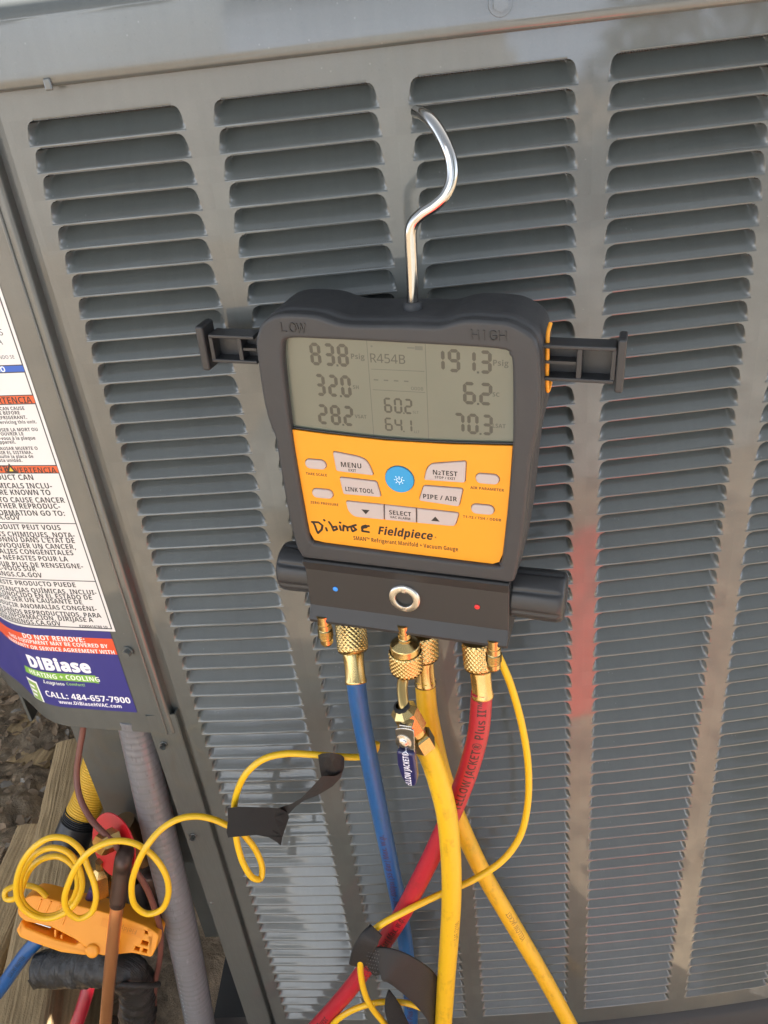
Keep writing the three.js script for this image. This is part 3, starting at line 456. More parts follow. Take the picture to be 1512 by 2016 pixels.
    c.fillStyle = '#4a504a'; { const [x, y] = at(...cr(825, 122)); c.fillRect(x - 2 * mm, y - 1.1 * mm, 4.2 * mm, 2.2 * mm); c.fillRect(x - 6.2 * mm, y - 0.35 * mm, 4 * mm, 0.8 * mm); } { const [x, y] = at(...cr(532, 110)); c.beginPath(); c.arc(x, y, 0.6 * mm, 0, 6.3); c.fill(); }
  });
  const screen = mesh('lcd_screen', ink(extr(lcdShape, 0.0012, 0, -0.0036)), P({ map: lcd, roughness: 0.35, clearcoat: 1, clearcoatRoughness: 1, clearcoatRoughnessMap: tiled(smudge, 6, 6) }), gauge);
  // grey lip of the lens along the bottom
  const lip = new THREE.CatmullRomCurve3(split.map((v) => V3(v.x, v.y + 0.0009, -0.0014)));
  mesh('lens_edge', new THREE.TubeGeometry(lip, 40, 0.0006, 6), M.plastic, gauge);
  for (const [n, s] of Object.entries(keys)) {
    const m = mesh(n, ink(extr(s, 0.0034, 0.0007, -0.0022, 4, 16)), pm, gauge);
    if (n === 'power_key') m.userData.label = 'round blue power key with white symbol';
  }
}
// manifold block
const BX0 = -0.0695, BX1 = 0.0625;
{
  const prof = new THREE.Shape([[-0.03, -0.0835], [0.0035, -0.0845], [0.0045, -0.0855], [0.001, -0.0935], [0.001, -0.1225], [0.0058, -0.1312], [0.0053, -0.1335], [-0.03, -0.1335]].map(([z, y]) => new THREE.Vector2(-z, y)));
  const g = new THREE.ExtrudeGeometry(prof, { depth: BX1 - BX0 - 0.0016, bevelEnabled: true, bevelThickness: 0.0008, bevelSize: 0.0006, bevelOffset: -0.0006, bevelSegments: 2 });
  g.rotateY(Math.PI / 2); g.translate(BX0 + 0.0008, 0, 0);
  // after the turn: shape x -> -z
  const block = mesh('manifold_block', g, M.anod, gauge);
  const zF = 0.0016;
  const sg = G(797, 1177, 0.0012);
  const ring = mesh('sight_glass_ring', moved(lathe([[0.0056, 0.0005], [0.0056, 0.0022], [0.0062, 0.0026], [0.0092, 0.0026], [0.0104, 0.0016], [0.0106, 0]], 48), 0, 0, 0, Math.PI / 2), M.steel, gauge); ring.position.set(sg.x, sg.y, zF - 0.0006);
  const gl = mesh('sight_glass', merge([moved(new THREE.SphereGeometry(0.0062, 28, 10, 0, Math.PI * 2, Math.PI * 0.55, Math.PI * 0.45), 0, 0, 0.0014, Math.PI / 2)]), P({ color: lin(0.04, 0.045, 0.035), roughness: 0.3, clearcoat: 0.5, clearcoatRoughness: 0.02, side: THREE.DoubleSide }), gauge); gl.position.set(sg.x, sg.y, zF + 0.0008);
  const nt = mesh('ring_slot', merge([box(0.0026, 0.0034, 0.0008, 0, 0.0072, 0, 0.0003), box(0.0026, 0.0034, 0.0008, 0, -0.0072, 0, 0.0003)]), M.steel, gauge); nt.position.set(sg.x, sg.y, zF + 0.0018);
  for (const [n, px, py, col] of [['blue_dot', 660.5, 1159.5, lin(0.05, 0.3, 0.85)], ['red_dot', 939.5, 1194.5, lin(0.75, 0.03, 0.03)]]) { const p = G(px, py, 0.001); const m = mesh(n, moved(new THREE.SphereGeometry(0.0018, 16, 10), 0, 0, 0), Sd({ color: col, roughness: 0.4 }), gauge); m.scale.z = 0.4; m.position.set(p.x, p.y, 0.0012); }
  // fluted knobs
  const knob = (x, y, z, dir, r, len) => { const n = 84, gk = grid(n, 12, (s, t, i, j) => { const a = s * Math.PI * 2, prof = [[0, 0], [0.8, 0], [0.97, 0.02], [1, 0.08], [1, 0.3], [1.01, 0.5], [1.02, 0.7], [1.02, 0.86], [0.97, 0.94], [0.86, 0.985], [0.6, 1], [0.3, 1], [0, 1]][j]; const fl = Math.pow(Math.max(0, Math.cos(a * 7)), 8) * 0.1 * (prof[1] > 0.04 && prof[1] < 0.92 ? 1 : 0); const q = r * prof[0] * (1 - fl); return [x + dir * len * prof[1], y + Math.cos(a) * q, z + Math.sin(a) * q, s * 0.1, t * 0.04]; }, dir < 0); return gk; };
  const kl = G(560, 1112, -0.02), kr = G(1065, 1170, -0.016);
  mesh('valve_knob', knob(BX0 + 0.001, kl.y, -0.02, -1, 0.0165, 0.0265), M.plastic, gauge);
  mesh('valve_knob', knob(BX1 - 0.001, kr.y, -0.016, 1, 0.0158, 0.0335), M.plastic, gauge);
}
// hose holders folded out at both sides
{
  const holder = (x0, x1, y0, y1, z, dir, rib) => { // x0 at the body, x1 at the end plate
    const L = Math.abs(x1 - x0), cxm = (x0 + x1) / 2, cy = (y0 + y1) / 2, hh = Math.abs(y1 - y0), d = 0.012, w = 0.0022; const list = [box(L, w, d, cxm, y1 - w / 2, z, 0.0007), box(L, w, d, cxm, y0 + w / 2, z, 0.0007), box(L, hh - w, 0.003, cxm, cy, z - 0.004)];
    const xm = x0 + (x1 - x0) * rib; list.push(box(w * 1.3, hh - w, d - 0.001, xm, cy, z, 0.0006)); list.push(box(Math.abs(xm - x0), 0.0016, d - 0.003, (x0 + xm) / 2, cy, z)); list.push(box(w * 1.2, hh - w, d - 0.001, x1 - dir * 0.001, cy, z, 0.0006)); return list; };
  const zl = -0.02, l0 = G(512, 690, zl), l1 = G(424, 652, zl), l2 = G(424, 706, zl);
  const zr = -0.015, r0 = G(1090, 700, zr), r1 = G(1216, 676, zr), r2 = G(1210, 748, zr);
  const pl = G(410, 678, zl), prr = G(1229, 717, zr);
  mesh('hose_holder', merge([...holder(l0.x, pl.x + 0.004, l2.y, l1.y, zl, -1, 0.34), box(0.0052, 0.0275, 0.015, pl.x - 0.0004, (l1.y + l2.y) / 2, zl, 0.0016)]), M.plastic, gauge);
  mesh('hose_holder', merge([...holder(r0.x - 0.006, r1.x, r2.y, r1.y, zr, 1, 0.52), box(0.0042, 0.0285, 0.014, r1.x + 0.0025, (r1.y + r2.y) / 2, zr, 0.0012)]), M.plastic, gauge);
}
{ // steel hanging hook: rises from the body's top, bends aside, its tip enters a louvre slot
  const pts = [[812, 600, -0.022], [812, 560, -0.022], [811, 520, -0.022], [809, 480, -0.022], [809, 455, -0.022], [815, 437, -0.022], [832, 420, -0.022], [855, 405, -0.023], [876, 385, -0.024], [889, 355, -0.026], [889, 320, -0.028], [880, 290, -0.03], [864, 258, -0.034], [848, 236, -0.038], [834, 225, -0.043], [820, 220, -0.05]].map(([x, y, z]) => { const p = G(x, y, z); return V3(p.x, p.y, z); });
  const c = new THREE.CatmullRomCurve3(pts, false, 'centripetal');
  mesh('hanging_hook', merge([new THREE.TubeGeometry(c, 90, 0.0031, 14), moved(new THREE.SphereGeometry(0.0031, 14, 10), pts.at(-1).x, pts.at(-1).y, pts.at(-1).z)]), M.chrome, gauge);
  const e = G(812, 590, -0.022); mesh('hook_ferrule', moved(lathe([[0.0032, 0], [0.0052, 0], [0.0052, 0.005], [0.0032, 0.0062]], 20), e.x, 0.0705, -0.022), M.rubber, gauge);
}
// brass ports of the manifold (gauge parts), local
const flare = (len) => { const p = [[0, 0.002], [0.0043, 0.002], [0.0043, -0.0035], [0.0038, -0.0038], [0.0038, -0.0046], [0.0043, -0.0049], [0.0043, -0.0082], [0.0038, -0.0088]]; for (let i = 0; i < 5; i++) { const y = -0.0092 - i * 0.0012; p.push([0.0041, y], [0.0048, y - 0.0004], [0.0048, y - 0.0006], [0.0041, y - 0.001]); } p.push([0.0036, -0.0156], [0.0036, -0.0162], [0.0042, -0.0166], [0.0041, -0.0198], [0.0034, -0.0214], [0.0018, -0.0215], [0.0016, -0.018], [0, -0.018]); return flatShade(lathe(p.map(([r, y]) => [r * len, y * len]), 40)); };
const PORT_Z = 0.002, BACK_Z = -0.021;
for (const px of [[637, 1217], [972, 1264]]) { const p = G(px[0], px[1], PORT_Z); const m = mesh('flare_port', flare(1.08), M.brass, gauge); m.position.set(p.x, p.y + 0.001, PORT_Z); }

// ================================================================ hoses
function knurl(r, len, n = 40, rows = 26, amp = 0.035) { return grid(n * 3, rows * 2, (s, t, i, j) => { const a = s * Math.PI * 2, q = Math.abs(((s * n / 2 + t * len / (2 * Math.PI * r) * n / 2) % 1 + 1) % 1 - 0.5), w = Math.abs(((s * n / 2 - t * len / (2 * Math.PI * r) * n / 2) % 1 + 1) % 1 - 0.5); const e = Math.min(1, Math.min(t, 1 - t) * 9); const rad = r * (1 - 0.06 * (1 - e)) * (1 - amp + amp * 2 * Math.min(q, w) * 2); if (j === 0) return [0, -0.0002, 0]; return [Math.cos(a) * rad, -(j - 1) / (rows * 2 - 1) * len, Math.sin(a) * rad]; }, false); }
const hexPrism = (r, len, y) => moved(new THREE.CylinderGeometry(r, r, len, 6), 0, y, 0);
function flatShade(g) { const q = g.index ? g.toNonIndexed() : g; q.computeVertexNormals(); return q; }
function tubeGeo(pts, rad, segs, nr = 18, cap = true) { // v=0.5 faces the viewer's side
  const c = new THREE.CatmullRomCurve3(pts, false, 'centripetal'), L = c.getLength();
  const rf = typeof rad === 'function' ? rad : () => rad;
  const g = grid(segs + 2, nr, (s_, t, i) => { const s = Math.min(1, Math.max(0, (i - 1) / segs)); const p = c.getPointAt(s), T = c.getTangentAt(s); const v = V3(0.1, 0.45, 1); v.addScaledVector(T, -v.dot(T)).normalize(); const b = T.clone().cross(v); const a = (t - 0.5) * 2 * Math.PI, r = i === 0 || i === segs + 2 ? 0 : rf(s, a); const d = v.multiplyScalar(Math.cos(a) * r).addScaledVector(b, Math.sin(a) * r); return [p.x + d.x, p.y + d.y, p.z + d.z, s, 1 - t]; }, false);
  g.userData.L = L; return g;
}
const px3 = (list) => list.map(([x, y, o]) => W(x, y, o));
function orient(m, pos, dir) { m.position.copy(pos); m.quaternion.setFromUnitVectors(V3(0, -1, 0), dir.clone().normalize()); return m; }
function hoseMat(col, texts, L, ink, wear) {
  const tex = canvasTex(2048, 128, (c, w, h) => {
    c.fillStyle = col; c.fillRect(0, 0, w, h);
    for (let i = 0; i < 900; i++) { c.fillStyle = i % 2 ? wear : `rgba(60,40,20,${0.05 + 0.1 * rnd()})`; c.globalAlpha = 0.25 * rnd(); c.fillRect(rnd() * w, rnd() * h, 3 + rnd() * 26, 1 + rnd() * 3); } c.globalAlpha = 1; for (let i = 0; i < 46; i++) { const x = rnd() * w, y = rnd() * h; c.fillStyle = 'rgba(70,50,30,0.05)'; for (let k = 0; k < 14; k++) c.fillRect(x + (rnd() - 0.5) * 60, y + (rnd() - 0.5) * 30, 4 + rnd() * 30, 1 + rnd() * 7); }
    c.fillStyle = ink; c.textBaseline = 'middle';
    for (const [t, s, v, size, fl, font] of texts) { c.save(); c.translate(s * w, v * h); c.scale((fl ? -1 : 1) * (w / L) / (h / (2 * Math.PI * 0.0068)) , fl ? -1 : 1); c.font = `${font ?? 'bold'} ${size / (2 * Math.PI * 0.0068) * h}px sans-serif`; c.textAlign = 'left'; c.fillText(t, 0, 0); c.restore(); }
  });
  return P({ map: tex, roughness: 0.4, clearcoat: 0.25, clearcoatRoughness: 0.35, bumpMap: tiled(grainTex, 60, 4), bumpScale: 0.00004 });
}
// coupling: knurled nut, crimped ferrule; placed at a port, pointing along dir
function coupling(parent, pos, dir, scale = 1) {
  const nut = orient(mesh('knurled_nut', knurl(0.0108 * scale, 0.0195 * scale), M.brass, parent), pos, dir);
  const lip = orient(mesh('nut_collar', lathe([[0.0104, -0.0195], [0.009, -0.0212], [0.0066, -0.0216]].map(([r, y]) => [r * scale, y * scale]), 32), M.brass, parent), pos, dir);
  const fe = grid(48, 8, (s, t, i, j) => { const a = s * 2 * Math.PI; const y = [-0.0205, -0.0212, -0.0225, -0.026, -0.032, -0.038, -0.0405, -0.042, -0.0424][j] * scale; const r = [0.0066, 0.0074, 0.0076, 0.0074, 0.0073, 0.0074, 0.0078, 0.0077, 0.0066][j] * scale * (1 - (j > 2 && j < 6 ? 0.05 * Math.abs(Math.cos(4 * a)) : 0)); return [Math.cos(a) * r, y, Math.sin(a) * r]; });
  orient(mesh('crimp_ferrule', fe, M.brass, parent), pos, dir);
  return pos.clone().addScaledVector(dir.clone().normalize(), 0.0415 * scale);
}
const down = gy.clone().negate();
function hoseThing(name, label, col, ink, wear, texts, portPx, path, rad = 0.0068) {
  const h = thing(name, label, 'hose');
  const lp = G(portPx[0], portPx[1], BACK_Z), start = GW(V3(lp.x, lp.y, BACK_Z));
  const pts = px3(path); const dir = pts[0].clone().sub(start).normalize();
  const end = coupling(h, start.clone().addScaledVector(down, -0.002), dir);
  const all = [end.clone().addScaledVector(dir, -0.004), ...pts.filter((p) => p.distanceTo(start) > 0.055)];
  const g = tubeGeo(all, rad, 160); mesh('hose_tube', g, hoseMat(col, texts, g.userData.L, ink, wear), h); return h;
}
const YJ = 'YELLOW JACKET® Plus II™ Hose • 800psi (55 Bar) Max. w.p. • 4000psi Burst';
hoseThing('charging_hose', 'blue refrigerant hose screwed to left port under gauge', '#1c568e', '#4a1f3c', '#3a74a4', [['YELLOW JACKET® Plus II™ Hose • 800psi', 0.93, 0.53, 0.0076, true], ['Burst • 800psi (55 Bar) Max. w.p.', 0.5, 0.56, 0.0072, true]], [690, 1230], [[701, 1345, 0.052], [707, 1390, 0.049], [718, 1450, 0.046], [734, 1530, 0.043], [752, 1620, 0.04], [769, 1700, 0.037], [785, 1780, 0.034], [797, 1850, 0.032], [806, 1930, 0.03], [809, 2010, 0.03], [805, 2080, 0.04], [780, 2160, 0.06]]);
hoseThing('charging_hose', 'yellow refrigerant hose slanting down behind the red one', '#e4b01a', '#6b4a10', '#c98a18', [['YELLOW JACKET', 0.56, 0.45, 0.006, true, 'normal']], [831, 1250], [[840, 1385, 0.05], [852, 1450, 0.046], [872, 1530, 0.04], [905, 1620, 0.036], [952, 1720, 0.034], [1004, 1810, 0.034], [1060, 1905, 0.036], [1118, 2010, 0.04], [1160, 2090, 0.05], [1200, 2180, 0.07]], 0.0072);
hoseThing('charging_hose', 'red refrigerant hose with black lettering crossing the others', '#b41a2c', '#3a0f14', '#d23a48', [['YELLOW JACKET® Plus II™', 0.172, 0.5, 0.0084, true], ['800psi (55 Bar) Max. w.p.', 0.545, 0.52, 0.0076, true, 'italic bold'], ['Plus II™ Hose • 4000psi Burst', 0.86, 0.55, 0.0076, true, 'italic bold']], [940, 1266], [[951, 1385, 0.064], [942, 1440, 0.066], [924, 1510, 0.066], [898, 1580, 0.065], [867, 1650, 0.063], [828, 1730, 0.06], [785, 1810, 0.057], [738, 1880, 0.054], [688, 1948, 0.052], [628, 2016, 0.05], [560, 2085, 0.05], [480, 2150, 0.05]], 0.0074);

{ // front yellow hose with the ball valve
  const h = thing('valve_hose', 'yellow hose with brass ball valve and dark blue lever', 'hose');
  const lp = G(795, 1238, PORT_Z), p0 = GW(V3(lp.x, lp.y, PORT_Z));
  const at = (x, y, o) => W(x, y, o);
  const stub = mesh('flare_port', flare(1.0), M.brass, gauge); stub.position.set(lp.x, lp.y + 0.002, PORT_Z);
  const oN = 0.078;
  const nutTop = GW(V3(lp.x, G(795, 1268, PORT_Z).y, PORT_Z)), dN = down.clone();
  orient(mesh('nut_collar', lathe([[0.0038, 0.0042], [0.0046, 0.004], [0.0092, 0.0006], [0.0097, 0], [0.0098, -0.0006], [0.0098, -0.0052], [0.0102, -0.0058]], 40), M.brass, h), nutTop, dN);
  orient(mesh('knurled_nut', knurl(0.0112, 0.0165, 44, 22), M.brass, h), nutTop.clone().addScaledVector(dN, 0.0052), dN);
  orient(mesh('nut_base', lathe([[0.0108, -0.0215], [0.0096, -0.0232], [0.0044, -0.0238]], 32), M.brass, h), nutTop, dN);
  const nb = nutTop.clone().addScaledVector(dN, 0.0225);
  const q1 = at(796, 1392, 0.083);
  const mid = nb.clone().lerp(q1, 0.5).addScaledVector(camR, -0.0022);
  mesh('bent_stem', tubeGeo([nb, nb.clone().lerp(mid, 0.5).addScaledVector(camR, -0.0008), mid, q1, q1.clone().addScaledVector(camR, 0.002).addScaledVector(camU, -0.005)], 0.0036, 30), M.brassWorn, h);
  const a = at(790, 1390, 0.083), b = at(862, 1514, 0.078), ax = b.clone().sub(a).normalize(), LL = b.distanceTo(a);
  orient(mesh('valve_body', flatShade(merge([moved(new THREE.CylinderGeometry(0.0056, 0.0094, 0.004, 8), 0, -0.003, 0), moved(new THREE.CylinderGeometry(0.0094, 0.0094, 0.0165, 8), 0, -0.0132, 0), moved(new THREE.CylinderGeometry(0.0094, 0.0072, 0.002, 8), 0, -0.0224, 0)])), M.brass, h), a, ax);
  orient(mesh('stem_seal', lathe([[0.0036, 0.001], [0.0052, 0.0008], [0.0055, -0.0008], [0.0056, -0.0016]], 24), M.dark, h), a, ax);
  orient(mesh('valve_neck', lathe([[0.0068, -0.022], [0.0068, -0.0275], [0.0058, -0.028], [0.0058, -0.0295]], 28), M.brass, h), a, ax);
  orient(mesh('hex_nut', flatShade(merge([moved(new THREE.CylinderGeometry(0.0078, 0.009, 0.0014, 6), 0, -0.0302, 0), moved(new THREE.CylinderGeometry(0.009, 0.009, 0.011, 6), 0, -0.0364, 0), moved(new THREE.CylinderGeometry(0.009, 0.0076, 0.0014, 6), 0, -0.0426, 0)])), M.brass, h), a, ax);
  // lever: chrome plate with a screw, dark blue sleeve
  const lo = at(797, 1448, 0.094), ld = at(808, 1545, 0.092).sub(lo).normalize(), ln = V3(-0.25, 0.35, 1); ln.addScaledVector(ld, -ln.dot(ld)).normalize(); const lx = ld.clone().negate().cross(ln);
  const lev = new THREE.Matrix4().makeBasis(lx, ld.clone().negate(), ln).setPosition(lo).scale(V3(1.12, 1.42, 1.1));
  const put = (m) => { m.applyMatrix4(lev); return m; };
  const plate = polyShape([[-0.0055, 0.0045], [0.0005, 0.006], [0.0065, 0.0055], [0.006, -0.002], [0.0052, -0.012], [-0.0045, -0.012]].map(([x, y]) => new THREE.Vector2(x, y)).reverse(), 0.002);
  put(mesh('lever_plate', merge([extr(plate, 0.0014, 0.0004, 0), moved(box(0.008, 0.0012, 0.007, 0.001, 0.0058, -0.0035, 0.0004), 0, 0, 0)]), M.chrome, h));
  put(mesh('lever_screw', moved(lathe([[0, 0.0024], [0.0018, 0.0022], [0.0028, 0.0012], [0.0032, 0.0006], [0.0048, 0.0004], [0.0048, 0]], 24), -0.0008, -0.0035, 0.0014, Math.PI / 2), M.chrome, h));
  const grip = polyShape([[-0.0052, -0.0085], [0.0056, -0.0088], [0.006, -0.02], [0.0058, -0.0265], [0.0042, -0.0315], [-0.001, -0.032], [-0.0042, -0.026], [-0.0056, -0.018]].map(([x, y]) => new THREE.Vector2(x, y)).reverse(), 0.0016);
  const gt = canvasTex(256, 512, (c, w, hh) => { c.fillStyle = '#1c1c52'; c.fillRect(0, 0, w, hh); c.fillStyle = '#e9e9f2'; c.save(); c.translate(w * 0.52, hh * 0.53); c.rotate(-Math.PI / 2); c.font = 'bold 108px sans-serif'; c.textAlign = 'center'; c.textBaseline = 'middle'; c.scale(0.58, 1); c.fillText('YELLOW JACKET®', 0, 0); c.restore(); });
  const gg = extr(grip, 0.0052, 0.0012, -0.0016, 3); { const p = gg.attributes.position, uv = gg.attributes.uv; for (let i = 0; i < p.count; i++) uv.setXY(i, (p.getX(i) + 0.0062) / 0.0124, (p.getY(i) + 0.0325) / 0.0245); }
  put(mesh('lever_grip', gg, P({ map: gt, roughness: 0.28, clearcoat: 0.5 }), h)).userData.label = 'dark blue plastic lever sleeve with white lettering';
  const e = a.clone().addScaledVector(ax, 0.041);
  const pts = [e, e.clone().addScaledVector(ax, 0.012), ...px3([[877, 1590, 0.08], [887, 1680, 0.079], [889, 1760, 0.077], [885, 1840, 0.075], [879, 1920, 0.073], [873, 2010, 0.072], [866, 2100, 0.072], [850, 2200, 0.075]])];
  const g = tubeGeo(pts, 0.0078, 130); mesh('hose_tube', g, hoseMat('#e8b818', [['SAE J2196', 0.42, 0.4, 0.0056, true, 'normal']], g.userData.L, '#7a5616', '#d09a18'), h);
}

// ================================================================ thin yellow sensor cords, straps, clamp
const cordGeo = (list, r = 0.0027) => tubeGeo(px3(list), r, list.length * 14, 12);
{
  const t = thing('sensor_cord', 'thin yellow sensor cord looping down beside the red hose', 'cord');
  mesh('cord_run', cordGeo([[978, 1285, 0.05], [990, 1310, 0.05], [1006, 1350, 0.05], [1028, 1430, 0.05], [1040, 1510, 0.05], [1038, 1590, 0.05], [1022, 1650, 0.052], [988, 1695, 0.055], [930, 1733, 0.058], [868, 1760, 0.062], [800, 1793, 0.07], [742, 1826, 0.074], [716, 1856, 0.075], [710, 1890, 0.078], [712, 1930, 0.076], [724, 1970, 0.072], [746, 2002, 0.068], [775, 2030, 0.064], [830, 2060, 0.06]]), M.cord, t);
  mesh('cord_loop', cordGeo([[640, 2040, 0.06], [664, 2008, 0.06], [700, 1986, 0.06], [742, 1974, 0.06], [770, 1972, 0.058], [805, 1976, 0.058], [838, 1989, 0.06], [860, 2012, 0.062], [866, 2040, 0.062], [850, 2070, 0.06]]), M.cord, t);
}
const cl = thing('pipe_clamp', 'orange plastic pipe clamp with coiled yellow cord at copper line', 'clamp');
const cordL = [[742, 1462, 0.03], [738, 1478, 0.032], [716, 1489, 0.034], [660, 1489, 0.04], [610, 1485, 0.042], [560, 1484, 0.044], [520, 1494, 0.046], [487, 1520, 0.048], [468, 1556, 0.048], [461, 1592, 0.048], [463, 1630, 0.05], [468, 1665, 0.052], [480, 1702, 0.054], [498, 1728, 0.054], [513, 1730, 0.05], [516, 1708, 0.046], [504, 1675, 0.044], [486, 1650, 0.044], [468, 1632, 0.044], [446, 1624, 0.044], [420, 1613, 0.044], [385, 1607, 0.046], [350, 1613, 0.05], [316, 1634, 0.056], [289, 1666, 0.064], [268, 1708, 0.068], [259, 1748, 0.07], [267, 1784, 0.07], [290, 1799, 0.068], [316, 1792, 0.066], [331, 1763, 0.064], [328, 1727, 0.062], [311, 1696, 0.06], [290, 1675, 0.058], [260, 1659, 0.058], [225, 1656, 0.06], [190, 1668, 0.064], [157, 1697, 0.068], [136, 1737, 0.072], [127, 1772, 0.074], [135, 1796, 0.074], [156, 1808, 0.072], [178, 1798, 0.068], [189, 1770, 0.064], [185, 1738, 0.06], [172, 1705, 0.056], [160, 1675, 0.052], [132, 1652, 0.05], [100, 1649, 0.052], [72, 1664, 0.056], [47, 1693, 0.06], [33, 1733, 0.064], [36, 1773, 0.066], [57, 1798, 0.066], [90, 1808, 0.064], [125, 1799, 0.062], [150, 1776, 0.058], [162, 1742, 0.054], [153, 1702, 0.05], [132, 1677, 0.048], [104, 1669, 0.048], [74, 1679, 0.05], [51, 1706, 0.052], [39, 1742, 0.054], [48, 1780, 0.056], [78, 1802, 0.056], [112, 1800, 0.054], [140, 1776, 0.05], [153, 1738, 0.046], [143, 1704, 0.042], [118, 1687, 0.04], [90, 1689, 0.04], [64, 1706, 0.042], [48, 1735, 0.044], [40, 1758, 0.045], [24, 1771, 0.045], [11, 1768, 0.043], [11, 1754, 0.04], [26, 1746, 0.036], [50, 1743, 0.034], [74, 1749, 0.034], [93, 1766, 0.036]];
mesh('cord', cordGeo(cordL, 0.0026), M.cord, cl);
{ // clamp shell in a frame square to the pipe side that faces the viewer
  const o = W(170, 1822, 0.042), cxv = camR.clone(), cyv = camU.clone(), czv = fw.clone().negate();
  const fr = new THREE.Matrix4().makeBasis(cxv, cyv, czv).setPosition(o), dep = o.clone().sub(CAM).dot(fw);
  const Q = (px, py) => new THREE.Vector2((px - 170) * dep / F, -(py - 1822) * dep / F);
  const put = (m) => { m.applyMatrix4(fr); return m; };
  const upper = polyShape([[37, 1800], [36, 1786], [47, 1769], [64, 1760], [84, 1763], [120, 1773], [180, 1787], [240, 1803], [290, 1822], [314, 1838], [309, 1862], [300, 1883], [262, 1874], [205, 1880], [183, 1873], [150, 1848], [100, 1822], [50, 1812]].map(([x, y]) => Q(x, y)).reverse(), 0.003);
  for (const [x, y, w, h2] of [[292, 1835, 0.0065, 0.0022], [286, 1855, 0.006, 0.0036], [271, 1866, 0.0042, 0.0032], [286, 1870, 0.004, 0.0032]]) { const p = Q(x, y), h = new THREE.Path(), c = Math.cos(-0.3), q = Math.sin(-0.3); [[-1, -1], [-1, 1], [1, 1], [1, -1]].forEach(([a, b], i) => { const X = a * w / 2, Y = b * h2 / 2; h[i ? 'lineTo' : 'moveTo'](p.x + X * c - Y * q, p.y + X * q + Y * c); }); h.closePath(); upper.holes.push(h); }
  put(mesh('upper_jaw', extr(upper, 0.026, 0.0012, -0.024, 3), M.orange, cl));
  const lower = polyShape([[41, 1813], [50, 1826], [110, 1850], [148, 1860], [160, 1853], [180, 1876], [168, 1882], [120, 1876], [62, 1856], [38, 1846], [31, 1832]].map(([x, y]) => Q(x, y)).reverse(), 0.002);
  put(mesh('lower_jaw', extr(lower, 0.024, 0.002, -0.024, 3), M.orange, cl));
  put(mesh('jaw_floor', extr(polyShape([[42, 1815], [150, 1855], [150, 1862], [45, 1840]].map(([x, y]) => Q(x, y)).reverse(), 0.001), 0.003, 0.0005, -0.018), M.orange, cl));
  for (const [a, b] of [[[102, 1836], [110, 1856]], [[116, 1846], [121, 1860]]]) { const p = Q(...a), q = Q(...b); put(mesh('jaw_rib', box(0.0016, p.y - q.y + 0.002, 0.014, (p.x + q.x) / 2, (p.y + q.y) / 2, -0.01), M.orange, cl)); }
  { const p = Q(75, 1829), q = mesh('jaw_spring', moved(new THREE.CylinderGeometry(0.0018, 0.0018, 0.018, 10), 0, 0, 0, 0, 0, Math.PI / 2 - 0.3), M.chrome, cl); q.position.set(p.x, p.y, -0.009); q.updateMatrix(); put(q); }
  for (const [x0, y0, x1, y1] of [[84, 1768, 73, 1795], [103, 1772, 89, 1799], [122, 1776, 106, 1802], [131, 1800, 124, 1819]]) { const p = Q(x0, y0), q = Q(x1, y1), l = p.distanceTo(q); const m = mesh('grip_rib', box(0.0016, l, 0.0016, 0, 0, 0, 0.0006), M.orange, cl); m.position.set((p.x + q.x) / 2, (p.y + q.y) / 2, 0.0022); m.rotation.z = Math.atan2(p.y - q.y, p.x - q.x) - Math.PI / 2; m.updateMatrix(); put(m); }
  { const p = Q(184, 1869); const m = mesh('hinge_boss', moved(lathe([[0, 0.003], [0.004, 0.003], [0.0062, 0.002], [0.0064, 0]], 24), 0, 0, 0, Math.PI / 2), M.orange, cl); m.position.set(p.x, p.y, 0.0018); m.updateMatrix(); put(m); }
  // moulded mark, upside down on the shell
  { const tex = canvasTex(512, 96, (c, w, h) => { c.fillStyle = '#e8931d'; c.fillRect(0, 0, w, h); c.fillStyle = '#c87a14'; c.font = 'bold 70px sans-serif'; c.textAlign = 'center'; c.textBaseline = 'middle'; c.fillText('Fieldpiece', w / 2, h / 2, w * 0.96); });
    const p = Q(243, 1825), m = mesh('moulded_mark', new THREE.PlaneGeometry(0.041, 0.0078), P({ map: tex, roughness: 0.5 }), cl); m.position.set(p.x, p.y, 0.0023); m.rotation.z = Math.PI - 0.3; m.updateMatrix(); put(m); }
}
